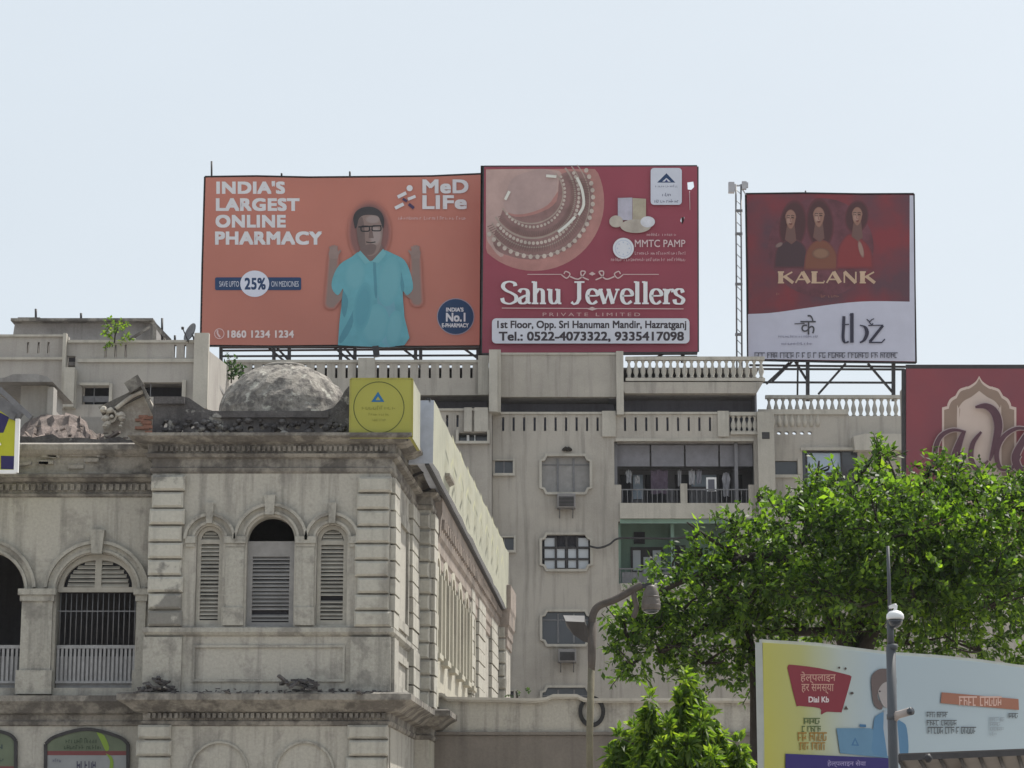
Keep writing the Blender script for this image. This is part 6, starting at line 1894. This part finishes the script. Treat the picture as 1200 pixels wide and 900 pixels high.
m = MB(); m.bar(P(751, 687, YT), P(764, 685.5, YT), .06); m.tube([P(763, 686, YT), P(763, 690, YT)], .03, 8); obj('bracket', m, IRON, bell)
# left head seen end-on from below: a tapering hood
m = MB()
t0, t1, t2, t3 = P(661, 722, YT - .05), P(684, 722, YT - .05), P(688, 750, YT), P(676, 757, YT)
k = Vector((0, .35, .02))
m.add([P(660, 721, YT), P(685, 721.5, YT), P(685, 729, YT - .12), P(663, 728, YT - .12), P(661, 722, YT + .3), P(685, 722, YT + .3)], [(0, 1, 2, 3), (4, 5, 1, 0)])
hd = obj('lamp_head', m, paint('pale_lamp_top', (.15, .145, .145), .55), sl)
m = MB()
m.add([P(660, 722, YT), P(663, 728.2, YT - .12), P(685, 729.2, YT - .12), P(692, 754, YT), P(684, 752, YT + .05), P(672, 744, YT + .02), P(664, 734, YT), P(685, 722, YT + .3)],
      [(0, 6, 1), (1, 6, 5), (1, 5, 2), (5, 4, 2), (2, 4, 3), (0, 7, 6), (6, 7, 5), (5, 7, 4), (4, 7, 3), (3, 7, 2)])
obj('hood', m, IRON, hd)

# ------------------------------------------------------------------ leaves
def leaf_mesh(name, base, axis, length, width, mat, parent, fold=.25, droop=0.0):
    n = len(base)
    axis = axis / np.linalg.norm(axis, axis=1, keepdims=True)
    r = rng.normal(size=(n, 3)); r[:, 2] += 1.2
    s = np.cross(axis, r); s /= np.linalg.norm(s, axis=1, keepdims=True) + 1e-9
    u = np.cross(s, axis)
    L = length[:, None]; Wd = width[:, None]
    mid = base + axis * L * .45
    tip = base + axis * L - np.array([0, 0, 1.0]) * L * droop
    a = mid + s * Wd + u * Wd * fold; b = mid - s * Wd + u * Wd * fold
    v = np.stack([base, a, tip, b], 1).reshape(-1, 3)
    off = np.array(OFF[parent.name]); v = v - off
    me = bpy.data.meshes.new(name)
    me.vertices.add(4 * n); me.vertices.foreach_set('co', v.ravel())
    me.loops.add(4 * n); me.loops.foreach_set('vertex_index', np.arange(4 * n, dtype=np.int32))
    me.polygons.add(n); me.polygons.foreach_set('loop_start', np.arange(0, 4 * n, 4, dtype=np.int32)); me.polygons.foreach_set('loop_total', np.full(n, 4, dtype=np.int32))
    me.update(calc_edges=True); me.materials.append(mat)
    o = bpy.data.objects.new(name, me); COL.objects.link(o); o.parent = parent; OFF[o.name] = Vector(off)
    return o

def sprays(blobs, per_area, Y, nleaf, twig, leaf, rad=.4, gaps=0):
    """twigs with alternate leaves spread through blobs (px, py, rx, ry, dy, ry_depth)"""
    bases = []; axes = []; lens = []; twigs = []; fresh = []
    for px, py, rx, ry, dY, dr in blobs:
        c = np.array(P(px, py, Y + dY)); sc = (Y + dY) / F
        R = np.array([rx * sc, dr, ry * sc])
        n = int(per_area * R[0] * R[2] * math.pi)
        d = rng.normal(size=(n, 3)); d /= np.linalg.norm(d, axis=1, keepdims=True)
        q = rng.random(n) ** rad
        p = c + d * R * q[:, None]
        for i in range(n):
            w_ = math.sin(p[i][0] * 5.1 + p[i][2] * 2.3) + math.sin(p[i][2] * 6.3 - p[i][1] * 2.9 + 1.7) + math.sin(p[i][1] * 4.7 + p[i][0] * 2.1 + .6)
            if gaps and w_ < -.35 and rng.random() < gaps: continue
            dd = d[i] * .8 + rng.normal(size=3) * .55 + np.array([0, 0, .35]); dd /= np.linalg.norm(dd)
            tl = twig * rng.uniform(.5, 1.4)
            k = int(nleaf * rng.uniform(.6, 1.3))
            new = (d[i][2] > -.05 and q[i] > .72 and rng.random() < .42)  # upper outer sprays take the paler leaf: young growth and sunlit tips
            side = np.cross(dd, rng.normal(size=3)); side /= np.linalg.norm(side)
            twigs.append((p[i], p[i] + dd * tl))
            for j in range(k):
                t_ = (j + .5) / k
                sg = 1 if j % 2 else -1
                bases.append(p[i] + dd * tl * t_ + rng.normal(size=3) * .015)
                axes.append(dd * rng.uniform(.3, .9) + side * sg * rng.uniform(.5, 1.1) + rng.normal(size=3) * .3 + np.array([0, 0, -.25]))
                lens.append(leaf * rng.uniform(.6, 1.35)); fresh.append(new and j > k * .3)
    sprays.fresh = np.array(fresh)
    return np.array(bases), np.array(axes), np.array(lens), twigs

LEAF1 = leafy('broad_leaf', (.020, .037, .016), (.042, .080, .022), (.115, .18, .032), .47)
LEAF2 = leafy('bright_drooping_leaf', (.038, .07, .02), (.085, .14, .03), (.17, .225, .045), .47)
LEAF3 = leafy('dark_bush_leaf', (.02, .045, .02), (.03, .065, .03), (.05, .09, .035), .25)
LEAF4 = leafy('dry_pale_leaf', (.12, .12, .10), (.22, .22, .18), (.34, .34, .28), .3)

YTR = 41.0
tree = thing('tree', 'large spreading broad leaved tree behind the helpline hoarding', 'tree', tuple(P(1010, 1020 + 1.7 / YTR * F, YTR)))
BL = [(1010, 690, 70, 40, -1.6, .9), (1075, 680, 70, 50, -1.4, .9), (950, 690, 50, 30, -1.4, .7), (1150, 690, 70, 50, -1.2, .9), (1040, 610, 90, 40, -1.6, 1.0), (1040, 640, 140, 70, 0, 2.4), (1120, 640, 120, 80, .4, 2.4), (1230, 660, 110, 90, .6, 2.4), (950, 650, 95, 55, -.4, 2.0), (880, 655, 55, 34, -.2, 1.5),
      (828, 680, 32, 26, -.3, 1.0), (800, 702, 28, 24, -.3, .9), (762, 722, 26, 24, -.3, .8), (734, 738, 18, 18, -.2, .5), (740, 770, 18, 16, -.2, .5), (930, 605, 40, 22, .2, 1.1), (1000, 580, 50, 34, .4, 1.2), (1075, 570, 55, 26, .3, 1.2),
      (1150, 580, 55, 28, .3, 1.2), (1215, 585, 60, 32, .2, 1.2), (965, 580, 30, 20, -.2, .8), (850, 635, 26, 14, -.5, .7), (820, 720, 40, 24, .4, 1.2), (885, 710, 55, 38, .6, 1.3),
      (960, 725, 70, 40, .6, 1.6), (1060, 735, 80, 40, .5, 1.8), (1150, 745, 80, 36, .5, 1.8), (795, 775, 18, 12, .3, .5), (885, 775, 16, 50, .7, .6), (860, 790, 14, 16, .5, .5),
      (738, 745, 22, 34, .1, .6), (752, 788, 26, 14, .2, .5), (775, 745, 42, 40, .2, 1.0), (825, 755, 50, 44, .3, 1.1), (870, 690, 50, 40, -.6, 1.0), (790, 665, 24, 18, -.3, .6), (860, 620, 34, 20, -.3, .8), (760, 700, 24, 14, .2, .5), (870, 740, 40, 44, .5, 1.0), (1030, 540, 20, 12, .2, .5), (958, 548, 14, 10, .1, .4), (1095, 548, 24, 10, .1, .5), (812, 628, 8, 5, -.6, .25), (820, 648, 12, 8, -.6, .4), (895, 590, 14, 8, 0, .4)]
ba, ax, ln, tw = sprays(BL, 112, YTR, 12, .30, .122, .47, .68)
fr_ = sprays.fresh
LEAF5 = leafy('fresh_sunlit_leaf', (.05, .095, .02), (.105, .185, .03), (.18, .25, .04), .5)  # young leaf colour, lightened further to carry sunlight on the crown
leaf_mesh('crown', ba[~fr_], ax[~fr_], ln[~fr_], ln[~fr_] * .25, LEAF1, tree)
leaf_mesh('sunlit_new_growth', ba[fr_], ax[fr_], ln[fr_] * 1.1, ln[fr_] * .28, LEAF5, tree)
m = MB()
tb = P(1010, 900, YTR); tb.z = 0
m.tube([tb, P(1008, 900, YTR), P(1000, 800, YTR)], [.30, .24, .20], 12)
def limb(pts, r0, r1):
    q = smooth_pts([tuple(P(*p)) for p in pts], 6); n = len(q)
    m.tube(q, [r0 + (r1 - r0) * i / (n - 1) for i in range(n)], 8)
limb([(1000, 805, YTR), (985, 740, YTR), (930, 660, YTR - .4), (870, 655, YTR - .6), (812, 676, YTR - .6), (760, 700, YTR - .5)], .16, .03)
limb([(1000, 805, YTR), (1030, 720, YTR), (1080, 650, YTR + .2), (1110, 580, YTR + .3)], .17, .03)
limb([(1000, 800, YTR), (1010, 700, YTR + .3), (990, 600, YTR + .3), (1030, 525, YTR + .2)], .14, .02)
limb([(1030, 720, YTR), (1140, 690, YTR + .3), (1230, 640, YTR + .6)], .12, .03)
limb([(985, 740, YTR), (900, 740, YTR + .5), (830, 735, YTR + .3), (790, 770, YTR + .2)], .09, .02)
limb([(930, 660, YTR - .4), (950, 600, YTR), (960, 540, YTR)], .07, .015)
limb([(870, 655, YTR - .6), (830, 630, YTR - .6), (805, 612, YTR - .5)], .05, .012)
limb([(885, 900, YTR + .6), (884, 800, YTR + .6), (878, 720, YTR + .6), (900, 660, YTR + .4)], .10, .04)
limb([(1080, 650, YTR), (1060, 590, YTR - .3), (1040, 535, YTR - .2)], .06, .012)
for px, py, rx, ry, dY, dr in BL:
    for k in range(5 if rx > 40 else 2):
        a_ = random.uniform(0, math.tau); f_ = random.uniform(.7, 1.05)
        x1, y1 = px + rx * f_ * math.cos(a_), py + ry * f_ * math.sin(a_) * (1 if math.sin(a_) < 0 else .4)
        x0, y0 = px + (x1 - px) * .05, py + ry * .5
        if py > 770: continue
        dz = random.uniform(-1, .4) * dr * .7
        limb([(x0, y0, YTR + dY), ((x0 + x1) / 2 + random.uniform(-8, 8), (y0 + y1) / 2 + random.uniform(-8, 4), YTR + dY + dz * .6), (x1, y1, YTR + dY + dz)], .028, .008)
obj('trunk', m, BARK, tree)
m = MB()
for a, b in tw[::3]:
    m.bar(a, b, .012)
obj('twigs', m, BARK, tree)

# young drooping tree in the foreground
YY = 33.0
t2 = thing('young_tree', 'young bright green tree with long drooping leaves below the big tree', 'tree', tuple(P(800, 1020 + 1.7 / YY * F, YY)))
bs = []; axs = []; lns = []
def plume(px, py, hpx, wpx, n, dY=0):
    for i in range(n):
        t_ = rng.random() ** .75
        rr = wpx * (.12 + .88 * t_) * math.sqrt(rng.random())
        an = rng.random() * math.tau
        q = P(px + rr * math.cos(an), py + hpx * t_ + rr * .25, YY + dY + rr * math.sin(an) * YY / F)
        out = np.array([math.cos(an), math.sin(an), 0]) * rng.uniform(.25, .9)
        up = rng.uniform(-1.5, .3) if t_ > .12 else rng.uniform(.2, 1.2)
        bs.append(np.array(q)); axs.append(out * .8 + np.array([0, 0, up]) + rng.normal(size=3) * .15); lns.append(rng.uniform(.09, .21))
for a in ((804, 788, 60, 13, 420, 0), (798, 812, 110, 24, 1100, -.1), (762, 812, 60, 14, 420, -.2), (757, 838, 90, 24, 900, -.2), (836, 832, 60, 15, 420, .1), (842, 856, 80, 24, 700, .1), (726, 856, 70, 17, 520, .2), (716, 878, 50, 10, 200, .1), (783, 842, 100, 22, 900, -.5), (822, 836, 80, 18, 600, -.4), (866, 862, 60, 15, 420, -.1), (743, 846, 80, 16, 480, .3), (806, 862, 80, 26, 800, -.6), (872, 884, 40, 10, 180, -.2), (775, 868, 60, 24, 600, -.7), (835, 880, 50, 22, 500, -.7), (818, 800, 40, 9, 180, .1)):
    plume(*a)
bs = np.array(bs); axs = np.array(axs); lns = np.array(lns)
leaf_mesh('crown', bs, axs, lns, lns * .17, LEAF2, t2, .3, .25)
m = MB(); tb = P(803, 900, YY); tb.z = 0
m.tube([tb, P(803, 900, YY), P(804, 800, YY)], [.07, .05, .012], 8)
for a, b in (((803, 880), (768, 825)), ((803, 870), (838, 842)), ((803, 900), (730, 866))): m.tube([P(*a, YY), P(*b, YY)], [.03, .01], 6)
obj('trunk', m, BARK, t2)

def bush(name, label, cat, blobs, Y, per, nl, tw_, lf, mat, stem):
    r = thing(name, label, cat, tuple(P(*stem[0], Y)))
    b_, a_, l_, t_ = sprays(blobs, per, Y, nl, tw_, lf, .5)
    leaf_mesh('foliage', b_, a_, l_, l_ * .28, mat, r)
    m = MB(); m.tube([P(*q, Y) for q in stem], .03, 6)
    for a, b in t_[::2]: m.bar(a, b, .015)
    obj('stem', m, BARK, r)
bush('shrub', 'small bright green shrub growing on the flat roof parapet', 'shrub', [(137, 387, 13, 9, 0, .4), (146, 394, 6, 5, -.1, .2), (126, 395, 7, 6, 0, .3)], 89.6, 45, 10, .3, .16, LEAF2, [(134, 402), (135, 392), (138, 386)])
bush('shrub', 'dark green bush on the terrace left of the dome', 'shrub', [(271, 433, 9, 14, 0, .5), (276, 440, 6, 10, 0, .4)], 98.0, 45, 12, .3, .16, LEAF3, [(271, 449), (271, 436), (271, 425)])
bush('shrub', 'pale dry bush beside the yellowish lamp pole', 'shrub', [(746, 858, 11, 14, 0, .3)], 60.0, 40, 10, .3, .14, LEAF4, [(747, 1000), (747, 880), (746, 850)])
bush('weed', 'dark weeds sprouting at the low wall foot of the far bay', 'weed', [(604, 812, 8, 5, 0, .3), (620, 812, 6, 4, 0, .3)], 66.5, 30, 8, .2, .1, LEAF3, [(606, 830), (606, 815), (605, 810)])

# ------------------------------------------------------------------ thin dusty air over the street
m = MB(); m.box(-2600, 2600, -1600, 4100, -2.2, 36)
HZM = bpy.data.materials.new('haze'); HZM.use_nodes = True
t = HZM.node_tree; t.nodes.remove(t.nodes['Principled BSDF'])
v = t.nodes.new('ShaderNodeVolumePrincipled')
v.inputs['Density'].default_value = 0.00012; v.inputs['Color'].default_value = (.92, .95, 1, 1); v.inputs['Anisotropy'].default_value = 0.3
t.links.new(v.outputs[0], t.nodes['Material Output'].inputs['Volume'])
solo('haze', m, HZM, 'thin pale dusty haze hanging over the street', 'haze', kind='stuff')
